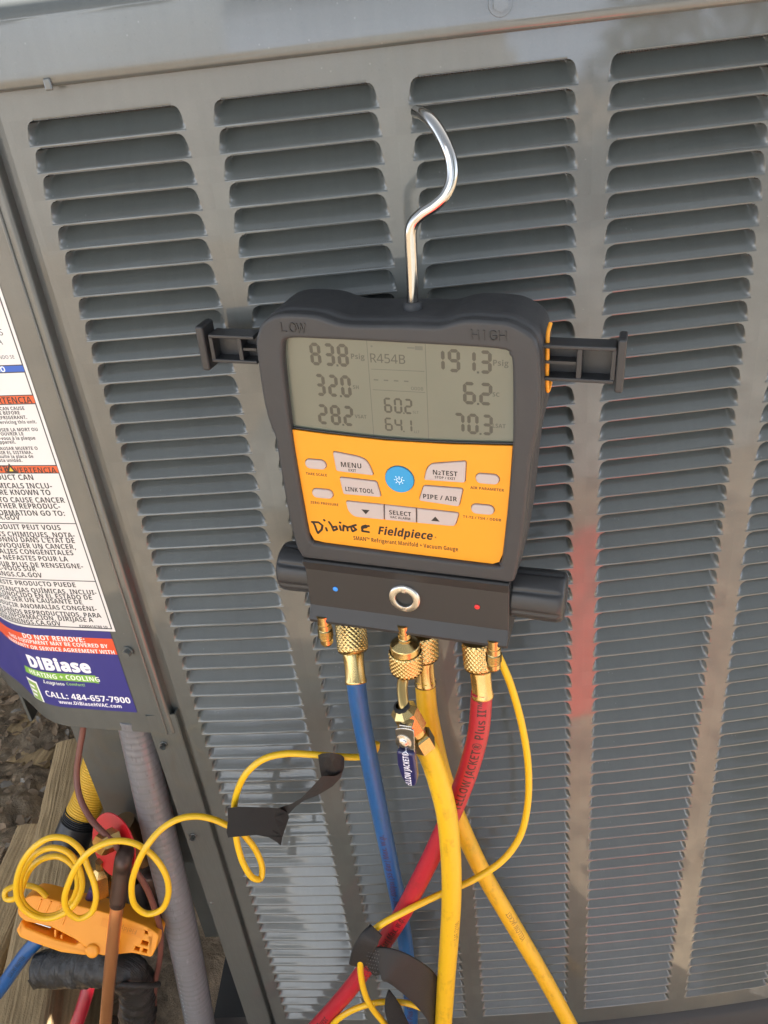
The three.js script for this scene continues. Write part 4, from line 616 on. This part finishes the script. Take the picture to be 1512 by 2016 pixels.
// straps
function cloth(pts, off, thick = 0.0016, sub = 8) { // outline in photo pixels, lifted off the panel by off(px,py), with thickness
  const sh = new THREE.Shape(pts.map(([x, y]) => new THREE.Vector2(x, -y))); const xs = pts.map((p) => p[0]), x0 = Math.min(...xs), x1 = Math.max(...xs);
  const cut = new THREE.ShapeGeometry(sh, 1); let tri = []; { const p = cut.attributes.position, id = cut.index; for (let i = 0; i < id.count; i += 3) tri.push([0, 1, 2].map((k) => [p.getX(id.getX(i + k)), -p.getY(id.getX(i + k))])); }
  for (let n = 0; n < 4; n++) { const nx = []; for (const [a, b, c] of tri) { const l = [[a, b, c], [b, c, a], [c, a, b]].sort((p, q) => Math.hypot(q[0][0] - q[1][0], q[0][1] - q[1][1]) - Math.hypot(p[0][0] - p[1][0], p[0][1] - p[1][1]))[0]; const [u, v, w] = l; if (Math.hypot(u[0] - v[0], u[1] - v[1]) < sub) { nx.push([a, b, c]); continue; } const m = [(u[0] + v[0]) / 2, (u[1] + v[1]) / 2]; nx.push([u, m, w], [m, v, w]); } tri = nx; }
  const pos = [], uv = []; const push = (q, o) => { const p = W(q[0], q[1], off(q[0], q[1]) + o); pos.push(p.x, p.y, p.z); uv.push(q[0] * 0.0005, q[1] * 0.0005); };
  for (const [a, b, c] of tri) { push(a, thick); push(b, thick); push(c, thick); push(a, 0); push(c, 0); push(b, 0); }
  const n = pts.length; for (let i = 0; i < n; i++) { const a = pts[i], b = pts[(i + 1) % n]; push(a, thick); push(a, 0); push(b, 0); push(a, thick); push(b, 0); push(b, thick); }
  const g = new THREE.BufferGeometry(); g.setAttribute('position', new THREE.Float32BufferAttribute(pos, 3)); g.setAttribute('uv', new THREE.Float32BufferAttribute(uv, 2)); g.computeVertexNormals(); return g;
}
function ribbon(list, thick = 0.0014, segs = 60) { // list: [px,py,off,halfwidth,twist]
  const c = new THREE.CatmullRomCurve3(list.map(([x, y, o]) => W(x, y, o)), false, 'centripetal');
  const lerpAt = (s, k) => { const f = s * (list.length - 1), i = Math.min(list.length - 2, Math.floor(f)), t = f - i; return list[i][k] * (1 - t) + list[i + 1][k] * t; };
  return grid(segs, 10, (s, t) => { const p = c.getPoint(s), T = c.getTangent(s); const v = V3(0.05, 0.4, 1); v.addScaledVector(T, -v.dot(T)).normalize(); const b = T.clone().cross(v).normalize(); const tw = lerpAt(s, 4) ?? 0; const wv = b.clone().multiplyScalar(Math.cos(tw)).addScaledVector(v, Math.sin(tw)); const nv = v.clone().multiplyScalar(Math.cos(tw)).addScaledVector(b, -Math.sin(tw)); const hw = lerpAt(s, 3); const a = t * 2 * Math.PI; const cxx = Math.sign(Math.cos(a)) * Math.pow(Math.abs(Math.cos(a)), 0.35), sy = Math.sin(a); const e = s === 0 || s === 1 ? 0.0 : 1; return [p.x + wv.x * hw * cxx * 1 + nv.x * thick * sy * e, p.y + wv.y * hw * cxx + nv.y * thick * sy * e, p.z + wv.z * hw * cxx + nv.z * thick * sy * e, s * 0.1, t * 0.04]; });
}
{
  const t = thing('cable_strap', 'black fuzzy strap holding the yellow cord by left louvers', 'strap');
  mesh('strap_wrap', cloth([[626, 1487], [634, 1483], [655, 1482], [672, 1486], [678, 1492], [678, 1508], [674, 1522], [662, 1530], [645, 1532], [634, 1536], [630, 1515]], (x, y) => 0.05 + 0.004 * Math.cos((y - 1489) * 0.06) - 0.00001 * (x - 652) ** 2, 0.0018), M.webbing, t);
  mesh('strap_tail', cloth([[634, 1528], [660, 1528], [674, 1520], [672, 1530], [655, 1548], [625, 1566], [598, 1576], [580, 1590], [569, 1602], [560, 1612], [540, 1600], [545, 1592], [572, 1583], [592, 1572], [612, 1552]], (x, y) => 0.05 + 0.006 * Math.sin((x - 560) * 0.03), 0.0016), M.webbing, t);
  mesh('hook_pad', cloth([[448, 1591], [470, 1588], [505, 1589], [535, 1590], [552, 1592], [566, 1600], [569, 1610], [562, 1630], [556, 1648], [553, 1665], [545, 1658], [528, 1648], [505, 1644], [470, 1647], [449, 1649], [446, 1638], [449, 1612]], (x, y) => 0.054 + 0.003 * Math.sin((x - 448) * 0.028) - (x > 548 ? (x - 548) * 0.0002 : 0), 0.0026), M.velcro, t);
}
{
  const t = thing('cable_strap', 'black strap gathering the cord over the red hose', 'strap');
  mesh('strap_wrap', ribbon([[741, 1830, 0.078, 0.0068, 0], [728, 1848, 0.084, 0.0084, 0], [714, 1872, 0.083, 0.0086, 0], [703, 1900, 0.074, 0.0072, 0]], 0.0022, 40), M.webbing, t);
  mesh('strap_band', ribbon([[718, 1898, 0.076, 0.013, 0.1], [745, 1896, 0.083, 0.0148, 0.05], [775, 1903, 0.085, 0.0155, 0], [808, 1922, 0.083, 0.016, 0.1], [838, 1950, 0.078, 0.0145, 0.5], [856, 1985, 0.07, 0.012, 0.9], [862, 2030, 0.06, 0.012, 1.0], [850, 2080, 0.055, 0.012, 1.0]], 0.0013), M.webbing, t);
  mesh('strap_tail', ribbon([[766, 1950, 0.072, 0.0008, 0.2], [768, 1965, 0.072, 0.0045, 0.2], [773, 1985, 0.07, 0.0075, 0.2], [782, 2010, 0.068, 0.0085, 0.2], [795, 2040, 0.066, 0.009, 0.2]], 0.0013), M.velcro, t);
  const dots = []; for (let i = 0; i < 5; i++) for (let j = 0; j < 9; j++) { const p = W(724 + i * 5 + (j % 2) * 2.5 + j * -0.6, 1868 + j * 7 + i * 1.2, 0.0862); dots.push(moved(new THREE.SphereGeometry(0.0005, 5, 4), p.x, p.y, p.z)); }
  stuff(mesh('stitch_dots', merge(dots), Sd({ color: lin(0.12, 0.12, 0.12), roughness: 0.6 }), t));
}

// ================================================================ pipes and fittings below the corner cover
const reach = (list) => px3(list);
{
  const c = thing('flexible_conduit', 'grey ribbed flexible conduit running down beside the post', 'conduit');
  const pts = reach([[262, 1400, -0.018], [271, 1440, -0.018], [290, 1530, -0.012], [316, 1650, -0.004], [340, 1750, 0.004], [362, 1850, 0.01], [380, 1940, 0.014], [394, 2016, 0.016], [408, 2100, 0.016], [420, 2180, 0.0]]);
  const g = tubeGeo(pts, (s) => 0.0152 + 0.00012 * Math.sin(s * 560), 420, 28);
  const tex = canvasTex(2048, 256, (x, w, h) => { x.fillStyle = '#77777a'; x.fillRect(0, 0, w, h); for (let i = 0; i < w; i += 25) { x.fillStyle = 'rgba(40,40,44,0.08)'; x.fillRect(i, 0, 6, h); } for (let i = 0; i < 900; i++) { x.fillStyle = rnd() < 0.5 ? 'rgba(180,180,180,0.16)' : 'rgba(20,20,20,0.14)'; x.fillRect(rnd() * w, rnd() * h, 2 + rnd() * 20, 1 + rnd() * 3); } x.fillStyle = 'rgba(150,70,60,0.5)'; for (let i = 0; i < 1100; i += 9) x.fillRect(i, h * 0.63 + Math.sin(i * 0.01) * 3, 7, 3); x.fillStyle = 'rgba(190,215,225,0.8)'; for (let i = 1000; i < w; i += 22 - (i - 1000) / 80) x.fillRect(i, h * 0.6, 7, 3); });
  mesh('conduit_tube', g, P({ map: tex, roughness: 0.34, clearcoat: 0.3, clearcoatRoughness: 0.25 }), c);
}
{
  const c = thing('control_wire', 'brown thermostat wire drooping from under the corner cover', 'wire');
  mesh('wire_run', tubeGeo(reach([[166, 1415, -0.012], [163, 1440, -0.01], [156, 1480, -0.004], [151, 1530, 0.004], [158, 1572, 0.014], [180, 1614, 0.024], [216, 1652, 0.032], [252, 1694, 0.034], [285, 1742, 0.034], [305, 1790, 0.032], [316, 1835, 0.028], [315, 1885, 0.022], [306, 1935, 0.018], [302, 2016, 0.012], [300, 2090, 0.008]]), 0.0027, 130, 12), P({ color: lin(0.16, 0.055, 0.04), roughness: 0.45 }), c);
}
{
  const c = thing('copper_line', 'bright copper liquid line standing in front of insulated elbow', 'pipe');
  const p = reach([[250, 1672, 0.03], [243, 1690, 0.04], [238, 1730, 0.045], [230, 1790, 0.054], [222, 1860, 0.06], [215, 1930, 0.064], [208, 2016, 0.068], [202, 2100, 0.07]]);
  mesh('pipe_run', tubeGeo(p, 0.0058, 90, 22), P({ color: lin(0.85, 0.4, 0.18), metalness: 0.95, roughness: 0.75, roughnessMap: tiled(paintRough, 1, 1) }), c);
  mesh('brazed_joint', tubeGeo(reach([[253, 1662, 0.024], [248, 1676, 0.032], [243, 1692, 0.0405], [240, 1712, 0.0425], [236, 1745, 0.0475], [231, 1782, 0.053]]), (s) => s > 0.93 ? 0.0066 : 0.0074, 40, 20), M.copperBurnt, c).userData.label = 'dark scorched brazed joint';
}
{
  const c = thing('insulated_elbow', 'black taped insulation elbow on the suction pipe', 'pipe');
  const wr = (s, a) => 0.0182 + 0.0018 * noise(s * 40, Math.cos(a) * 1.5, Math.sin(a) * 1.5) + 0.0007 * Math.sin(s * 95 + 2.5 * Math.cos(a + s * 8)) + 0.0013 * noise(s * 110, Math.cos(a) * 3, Math.sin(a) * 3);
  const m = P({ color: lin(0.018, 0.017, 0.016), roughness: 0.42, clearcoat: 0.15, bumpMap: tiled(dirtTex, 4, 2), bumpScale: 0.001 });
  mesh('insulation', tubeGeo(reach([[88, 1905, 0.018], [120, 1906, 0.022], [160, 1905, 0.026], [205, 1903, 0.03], [240, 1908, 0.03], [262, 1925, 0.026], [270, 1955, 0.022], [271, 1990, 0.02], [270, 2030, 0.02], [268, 2120, 0.02]]), wr, 260, 36), m, c);
  mesh('loose_tape', ribbon([[60, 1940, 0.02, 0.006, 0.3], [78, 1930, 0.03, 0.008, 0.2], [100, 1926, 0.036, 0.006, 0.4], [130, 1932, 0.036, 0.004, 0.6]], 0.0008, 30), m, c);
  mesh('tape_tie', tubeGeo(reach([[232, 1938, 0.045], [262, 1940, 0.048], [295, 1940, 0.04], [312, 1938, 0.03]]), 0.003, 20, 8), m, c);
}
{ // service valve: red disc tag on a brass hex, brass fittings
  const c = thing('service_valve', 'brass service valve wearing a round red plastic tag', 'valve');
  const ctr = W(224, 1664, 0.02); const n = V3(-0.5, 0.42, 0.76).normalize();
  const disc = mesh('red_tag', merge([moved(lathe([[0.005, 0.001], [0.0285, 0.001], [0.0292, 0], [0.0285, -0.001], [0.005, -0.001]], 56), 0, 0, 0)]), M.redTag, c); disc.position.copy(ctr); disc.quaternion.setFromUnitVectors(V3(0, 1, 0), n); disc.userData.label = 'round red plastic tag';
  const nut = mesh('brass_cap', flatShade(merge([moved(new THREE.CylinderGeometry(0.0085, 0.0098, 0.004, 6), 0, 0.0175, 0), moved(new THREE.CylinderGeometry(0.0098, 0.0098, 0.013, 6), 0, 0.009, 0)])), M.brassWorn, c); nut.position.copy(W(231, 1648, 0.022)); nut.quaternion.copy(disc.quaternion);
  const bodyM = mesh('valve_body', merge([moved(new THREE.CylinderGeometry(0.013, 0.013, 0.05, 18), 0, 0, 0, 0, 0, 0.2), moved(new THREE.CylinderGeometry(0.008, 0.008, 0.04, 14), 0.014, -0.01, 0, 0, 0, 1.3)]), P({ color: lin(0.16, 0.1, 0.05), metalness: 0.9, roughness: 0.4 }), c); bodyM.position.copy(W(262, 1655, -0.012));
  const a = W(196, 1700, 0.024), b = W(205, 1790, 0.022);
  orient(mesh('hex_fitting', flatShade(merge([moved(new THREE.CylinderGeometry(0.0045, 0.0085, 0.006, 6), 0, -0.01, 0), moved(new THREE.CylinderGeometry(0.0088, 0.0088, 0.03, 6), 0, -0.028, 0), moved(new THREE.CylinderGeometry(0.0036, 0.0036, 0.012, 12), 0, -0.003, 0)])), M.brass, c), a, b.clone().sub(a));
  orient(mesh('access_port', flatShade(merge([moved(new THREE.CylinderGeometry(0.0055, 0.0055, 0.014, 6), 0, -0.006, 0)])), M.brass, c), W(219, 1728, 0.014), b.clone().sub(a));
  orient(mesh('pipe_stub', lathe([[0.0095, 0], [0.0095, -0.08], [0.008, -0.082]], 20), P({ color: lin(0.1, 0.1, 0.1), roughness: 0.4, metalness: 0.5 }), c), W(262, 1730, -0.004), V3(-0.05, -1, 0.1));
  orient(mesh('drier_stub', lathe([[0, 0], [0.008, 0], [0.0095, -0.004], [0.0095, -0.03], [0.006, -0.034], [0.006, -0.06]], 20), M.copperBurnt, c), W(295, 1715, -0.004), V3(0.02, -1, 0.05));
  const p1 = W(172, 1778, 0.02), p2 = W(186, 1748, 0.022); mesh('valve_lever', tubeGeo([p1, p1.clone().lerp(p2, 0.5), p2], 0.0042, 12, 10), M.blueGrip, c).userData.label = 'short dark blue lever';
}
{
  const c = thing('gas_line', 'yellow corrugated gas line ending in black rubber sleeve', 'pipe');
  const A = onY(188, 1540, 0.18), B = onY(146, 1640, 0.14);
  const p0 = W(196, 1500, -0.09), p1 = W(180, 1560, -0.075), p2 = W(160, 1606, -0.062), p3 = W(140, 1655, -0.048);
  const ext = p0.clone().add(p0.clone().sub(p1).multiplyScalar(2.2));
  mesh('corrugated_pipe', tubeGeo([ext, p0, p1, p2], (s) => 0.0165 + 0.0006 * Math.sin(s * 330), 240, 24), P({ color: lin(0.72, 0.42, 0.03), roughness: 0.42 }), c);
  const sl = tubeGeo([p2.clone().lerp(p1, 0.1), p2.clone().lerp(p3, 0.5), p3, p3.clone().add(p3.clone().sub(p2).multiplyScalar(0.15))], (s) => s < 0.3 ? 0.0172 + 0.0008 * Math.sin(s * 110) : 0.0185, 80, 26);
  mesh('rubber_sleeve', sl, P({ color: lin(0.016, 0.016, 0.018), roughness: 0.4 }), c);
  mesh('sleeve_end', orientEnd(p3, p3.clone().sub(p2)), M.dark, c);
  function orientEnd(p, d) { const g = new THREE.CircleGeometry(0.0184, 26); g.applyQuaternion(new THREE.Quaternion().setFromUnitVectors(V3(0, 0, 1), d.clone().normalize())); const q = p.clone().addScaledVector(d, 0.15); g.translate(q.x, q.y, q.z); return g; }
}
{ // far ends of the blue and red hoses on the ground side
  const c = thing('charging_hose', 'short length of blue hose leaving past the weathered timber', 'hose');
  mesh('hose_tube', tubeGeo(reach([[96, 1832, 0.0], [66, 1860, 0.01], [50, 1878, 0.014], [28, 1908, 0.02], [4, 1942, 0.026], [-40, 1998, 0.034]]), 0.0072, 50, 18), hoseMat('#1c5590', [['YELLOW JACKET', 0.2, 0.5, 0.006, false]], 0.2, '#123', '#3a78b0'), c);
  const d = thing('charging_hose', 'short length of red hose below the insulated elbow', 'hose');
  mesh('hose_tube', tubeGeo(reach([[178, 1920, -0.01], [172, 1950, 0.0], [160, 1990, 0.012], [146, 2030, 0.024], [130, 2080, 0.036]]), 0.0072, 50, 18), hoseMat('#a81c2e', [], 0.2, '#300', '#c03a48'), d);
}

// ================================================================ timbers, leaves, rocks, paving
M.wood = (() => { const t = dataTex(512, 256, (i, j) => { const g = 0.5 + 0.28 * wrapNoise(i * 0.6, j * 6, 512, 12, 1.1) + 0.07 * Math.sin(j * 0.55 + 6 * wrapNoise(i, j, 512, 4, 6.6)) + (rnd() - 0.5) * 0.2; return [0.46 + 0.34 * g, 0.385 + 0.31 * g, 0.28 + 0.25 * g]; }, true); return Sd({ map: t, roughness: 0.95, bumpMap: t, bumpScale: 0.006 }); })();
function timber(name, label, a, b, w, h, yTopAt) { // from ground point a to b (top centre line)
  const L = a.distanceTo(b), d = b.clone().sub(a).normalize(), s = V3(-d.z, 0, d.x).normalize();
  const prof = [[-1, -1], [-1, -0.2], [-1, 0.7], [-0.93, 0.95], [-0.7, 1], [-0.35, 1], [0, 1], [0.35, 1], [0.7, 1], [0.93, 0.95], [1, 0.7], [1, -0.2], [1, -1]];
  const sd = rr(0, 50);
  const g = grid(70, prof.length - 1, (t, q, i, j) => { const [x, y] = prof[j], p = a.clone().lerp(b, t); const e = 0.0035 * fbm(t * L * 22 + sd, x * 2.2, y * 2 + sd) + 0.003 * Math.abs(noise(t * L * 3 + sd, x * 9, y * 5)); const k = w / 2 * x * (1 + 0.05 * noise(t * L * 6, sd, y)); return [p.x + s.x * k, p.y - h / 2 + h / 2 * y - e * 2, p.z + s.z * k, t * L * 2.2, (j / 12) * (2 * h + w) * 4]; }, true);
  const ends = [0, 1].map((t) => { const p = a.clone().lerp(b, t); return moved(new THREE.PlaneGeometry(w * 0.96, h * 0.96), p.x, p.y - h / 2, p.z, 0, Math.atan2(d.x, d.z) + (t ? 0 : Math.PI)); });
  return tag(mesh(name, merge([g, ...ends]), M.wood), label, 'timber');
}
{
  const T = (x, y, h) => onY(x, y, h);
  const ext = (a, b, k, m) => [a.clone().add(a.clone().sub(b).multiplyScalar(k)), b.clone().add(b.clone().sub(a).multiplyScalar(m))];
  let [a, b] = ext(T(128, 1560, 0.12), T(40, 1985, 0.12), 0.35, 0.4); timber('landscape_timber', 'weathered brown timber lying beneath the clamp and hoses', a, b, 0.068, 0.1);
  [a, b] = ext(T(158, 1690, 0.085), T(112, 2000, 0.085), 0.4, 0.3); timber('landscape_timber', 'dark split timber between the pale timber and the elbow', a, b, 0.06, 0.07);
  [a, b] = ext(T(86, 1405, 0.05), T(20, 1490, 0.05), 1.2, 0.1); timber('landscape_timber', 'grey grooved timber with clean edges behind the leaf litter', a, b, 0.14, 0.08);
  [a, b] = ext(T(62, 1640, 0.1), T(0, 1780, 0.1), 0.15, 0.8); timber('landscape_timber', 'rotten crumbling timber edge beside the leaf litter', a, b, 0.06, 0.08);
}
{ // leaf litter (uncountable) and pebbles
  const leaf = (() => { const p = [], id = [], n = 6; for (let i = 0; i <= n; i++) { const t = i / n, w = 0.36 * Math.sin(Math.PI * Math.pow(t, 0.8)) * (1 - 0.25 * (i % 2)); p.push(-w, 0.14 * Math.sin(t * 3) + 0.12 * w, t - 0.5, 0, 0.14 * Math.sin(t * 3) - 0.02, t - 0.5, w, 0.14 * Math.sin(t * 3 + 0.5) + 0.1 * w, t - 0.5); } for (let i = 0; i < n; i++) for (let k = 0; k < 2; k++) { const a = i * 3 + k; id.push(a, a + 3, a + 1, a + 1, a + 3, a + 4); } return geo(p, id, null); })();
  const N = 5200, im = new THREE.InstancedMesh(leaf, Sd({ color: 0xffffff, roughness: 0.8, side: THREE.DoubleSide }), N); const m4 = new THREE.Matrix4(), q = new THREE.Quaternion(), col = new THREE.Color();
  for (let i = 0; i < N; i++) { let x, z; if (i < 3200) { x = rr(-1.15, -0.42); z = rr(-1.0, 0.05); } else { x = rr(-1.6, 1.6); z = rr(-0.2, 2.6); if (x > -0.3 && x < 0.5 && z < 0.12) z += 0.35; } const sc = rr(0.008, 0.026) * (i < 3200 ? 1 : 1.6); q.setFromEuler(new THREE.Euler(rr(-0.6, 0.6), rr(0, 6.3), rr(-0.6, 0.6))); m4.compose(V3(x, groundH(x, z) + rr(0.002, 0.022) + (i < 3200 ? 0.008 + 0.012 * Math.min(1, Math.max(0, (-0.42 - x) * 4)) + 0.036 * fbm(x * 9, z * 9, 3, 5) : 0), z), q, V3(sc * rr(0.5, 1), sc, sc)); im.setMatrixAt(i, m4); const k = rr(0.35, 1.1); rnd() < 0.93 ? col.setRGB(0.27 * k, 0.19 * k, 0.12 * k) : col.setRGB(0.4 * k, 0.36 * k, 0.31 * k); im.setColorAt(i, col); }
  im.name = 'leaf_litter'; im.castShadow = im.receiveShadow = true; stuff(im); im.userData.label = 'dry brown leaves and wood chips scattered on the soil'; im.userData.category = 'leaves'; scene.add(im);
  const rock = (n, s, x, y, z, mat, label) => { const g = wire(new THREE.IcosahedronGeometry(1, 4), (a, b, c) => { const k = 1 + 0.28 * fbm(a * 1.6 + n * 9, b * 1.6, c * 1.6) + 0.06 * fbm(a * 6, b * 6 + n, c * 6); return [a * k * s[0], b * k * s[1], c * k * s[2]]; }); const m = mesh('rock', g, mat); m.position.set(x, y, z); return tag(m, label, 'rock'); };
  const stone = Sd({ color: lin(0.55, 0.53, 0.5), map: tiled(dirtTex, 2, 2), roughness: 0.95, bumpMap: tiled(dirtTex, 3, 3), bumpScale: 0.01 });
  rock(1, [0.09, 0.05, 0.07], 0.44, 0.0, -0.01, stone, 'pale grey stone at foot of the bowed panel');
  rock(2, [0.05, 0.03, 0.055], onY(128, 1985, 0.02).x, 0.0, onY(128, 1985, 0.02).z, stone, 'pale rough stone beside the short red hose');
}
// pad beneath the unit
structure(mesh('equipment_pad', box(0.68, 0.045, 0.78, 0.16, 0.0165, -0.41, 0.006), Sd({ color: lin(0.3, 0.29, 0.27), map: tiled(dirtTex, 2, 2), roughness: 0.95, bumpMap: tiled(dirtTex, 4, 4), bumpScale: 0.004 })), 'grey concrete pad beneath the condenser', 'pad');
structure(mesh('paved_yard', grid(40, 24, (u, v) => { const x = -7 + 14 * u, z = 1.3 + 6 * v; return [x, 0.016 + 0.002 * noise(x * 3, z * 3, 1), z, x, -z]; }, true), Sd({ color: lin(0.62, 0.62, 0.6), map: tiled(dirtTex, 1, 1), roughness: 0.95, bumpMap: tiled(dirtTex, 4, 4), bumpScale: 0.003 })), 'grey concrete paving across the yard', 'paving');
{ // crumpled red cloth lying in the sun in front of the unit: the panel mirrors it
  const m = P({ color: lin(0.72, 0.045, 0.03), roughness: 0.9, bumpMap: tiled(grainTex, 12, 12), bumpScale: 0.0006, side: THREE.DoubleSide });
  const g = grid(60, 60, (u, v) => { const a = (u - 0.5) * 2, b = (v - 0.5) * 2, e = Math.min(1, (1 - Math.max(Math.abs(a), Math.abs(b))) * 5); const x = 0.40 + a * 0.19 * (1 + 0.12 * noise(b * 2, 3, 1)) + b * 0.05, z = 0.80 + b * 0.28 * (1 + 0.1 * noise(a * 2, 5, 2)); return [x, groundH(x, z) + 0.008 + e * (0.03 + 0.035 * Math.abs(noise(a * 2.2, b * 2.2, 4)) + 0.02 * Math.abs(noise(a * 5 + b * 3, b * 5, 7))), z]; }, true);
  tag(mesh('red_cloth', g, m), 'crumpled red cloth lying on sunlit soil facing the unit', 'cloth');
}
{ // sunlit board fence across the yard and an evergreen beside it: what the glossy panel mirrors
  const t = thing('board_fence', 'pale wooden board fence across the yard facing the unit', 'fence'); const m = Sd({ color: lin(0.75, 0.72, 0.68), map: tiled(dirtTex, 1, 3), roughness: 0.9 }), bg = box(0.142, 0.98, 0.02);
  for (let i = 0; i < 44; i++) { const b = mesh('board', bg, m, t); b.position.set(-5.6 + i * 0.15, 0.5 + rr(-0.01, 0.01), 4.6 + rr(-0.004, 0.004)); }
  mesh('rail', box(6.7, 0.09, 0.04, -2.35, 0.25, 4.63), m, t); mesh('rail', box(6.7, 0.09, 0.04, -2.35, 0.8, 4.63), m, t);
  const hw = thing('house_wall', 'tan clapboard garden wall standing behind the condenser', 'wall'); const sm = Sd({ color: lin(0.45, 0.41, 0.35), roughness: 0.8 }), cg = moved(box(5.4, 0.128, 0.016), 0, 0, 0, 0.07); for (let i = 0; i < 14; i++) { const c = mesh('siding_board', cg, sm, hw); c.position.set(-2.45, 0.1 + i * 0.122, -1.02); } mesh('wall_core', box(5.4, 1.8, 0.15, -2.45, 0.88, -1.12), sm, hw); mesh('corner_trim', box(0.09, 1.8, 0.19, 0.29, 0.88, -1.1), Sd({ color: lin(0.7, 0.7, 0.68), roughness: 0.7 }), hw);
  const nh = thing('neighbour_house', 'pale blue two storey house behind the low board fence', 'house'); const ns = Sd({ color: lin(0.55, 0.62, 0.72), roughness: 0.75 }), ng = moved(box(5.2, 0.2, 0.02), 0, 0, 0, -0.07);
  for (let i = 0; i < 30; i++) { const b = mesh('siding_board', ng, ns, nh); b.position.set(-4.0, 0.1 + i * 0.19, 6.0); }
  mesh('wall', box(5.2, 5.8, 0.2, -4.0, 2.9, 6.12), ns, nh); const rf = mesh('roof', wire(new THREE.BoxGeometry(5.7, 0.16, 2.4), (x, y, z) => [x - 4.0, y + 6.1 + (z + 1.2) * 0.55, z + 6.7]), Sd({ color: lin(0.1, 0.09, 0.085), roughness: 0.9 }), nh);
  const gp = P({ color: lin(0.05, 0.06, 0.07), roughness: 0.05 }), wf = Sd({ color: lin(0.8, 0.8, 0.78), roughness: 0.6 });
  for (const [x, y] of [[-5.6, 4.2], [-3.9, 4.2], [-2.3, 4.2]]) { const w = mesh('window', merge([box(0.9, 0.08, 0.06, x, y + 0.62, 5.94), box(0.9, 0.08, 0.06, x, y - 0.62, 5.94), box(0.08, 1.16, 0.06, x - 0.41, y, 5.94), box(0.08, 1.16, 0.06, x + 0.41, y, 5.94), box(0.74, 0.04, 0.05, x, y, 5.94)]), wf, nh); mesh('pane', box(0.74, 1.16, 0.01, x, y, 5.96), gp, w); }
  const e = thing('evergreen_tree', 'dense dark evergreen standing past the end of the fence', 'tree');
  mesh('trunk', moved(new THREE.CylinderGeometry(0.06, 0.11, 1.2, 12), 3.2, 0.55, 4.2), Sd({ color: lin(0.1, 0.07, 0.05), roughness: 1 }), e);
  const pos = [], nl = 9000; for (let i = 0; i < nl; i++) { const h = Math.pow(rnd(), 0.8), a = rr(0, 6.283), rad = (1.75 * (1 - h) + 0.15) * (0.55 + 0.45 * Math.sqrt(rnd())) * (1 + 0.2 * Math.sin(a * 5 + h * 20)); const c = V3(3.2 + Math.cos(a) * rad, 0.15 + h * 3.9, 4.2 + Math.sin(a) * rad); const d1 = V3(rr(-1, 1), rr(-0.7, 0.5), rr(-1, 1)).normalize().multiplyScalar(rr(0.06, 0.14)), d2 = V3(rr(-1, 1), rr(-1, 1), rr(-1, 1)).normalize().multiplyScalar(0.035); for (const q of [c.clone().add(d1), c.clone().sub(d1).add(d2), c.clone().sub(d1).sub(d2)]) pos.push(q.x, q.y, q.z); }
  const g = new THREE.BufferGeometry(); g.setAttribute('position', new THREE.Float32BufferAttribute(pos, 3)); g.computeVertexNormals(); stuff(mesh('crown', g, Sd({ color: lin(0.035, 0.06, 0.025), roughness: 0.9, side: THREE.DoubleSide }), e));
}
renderer.render(scene, camera);
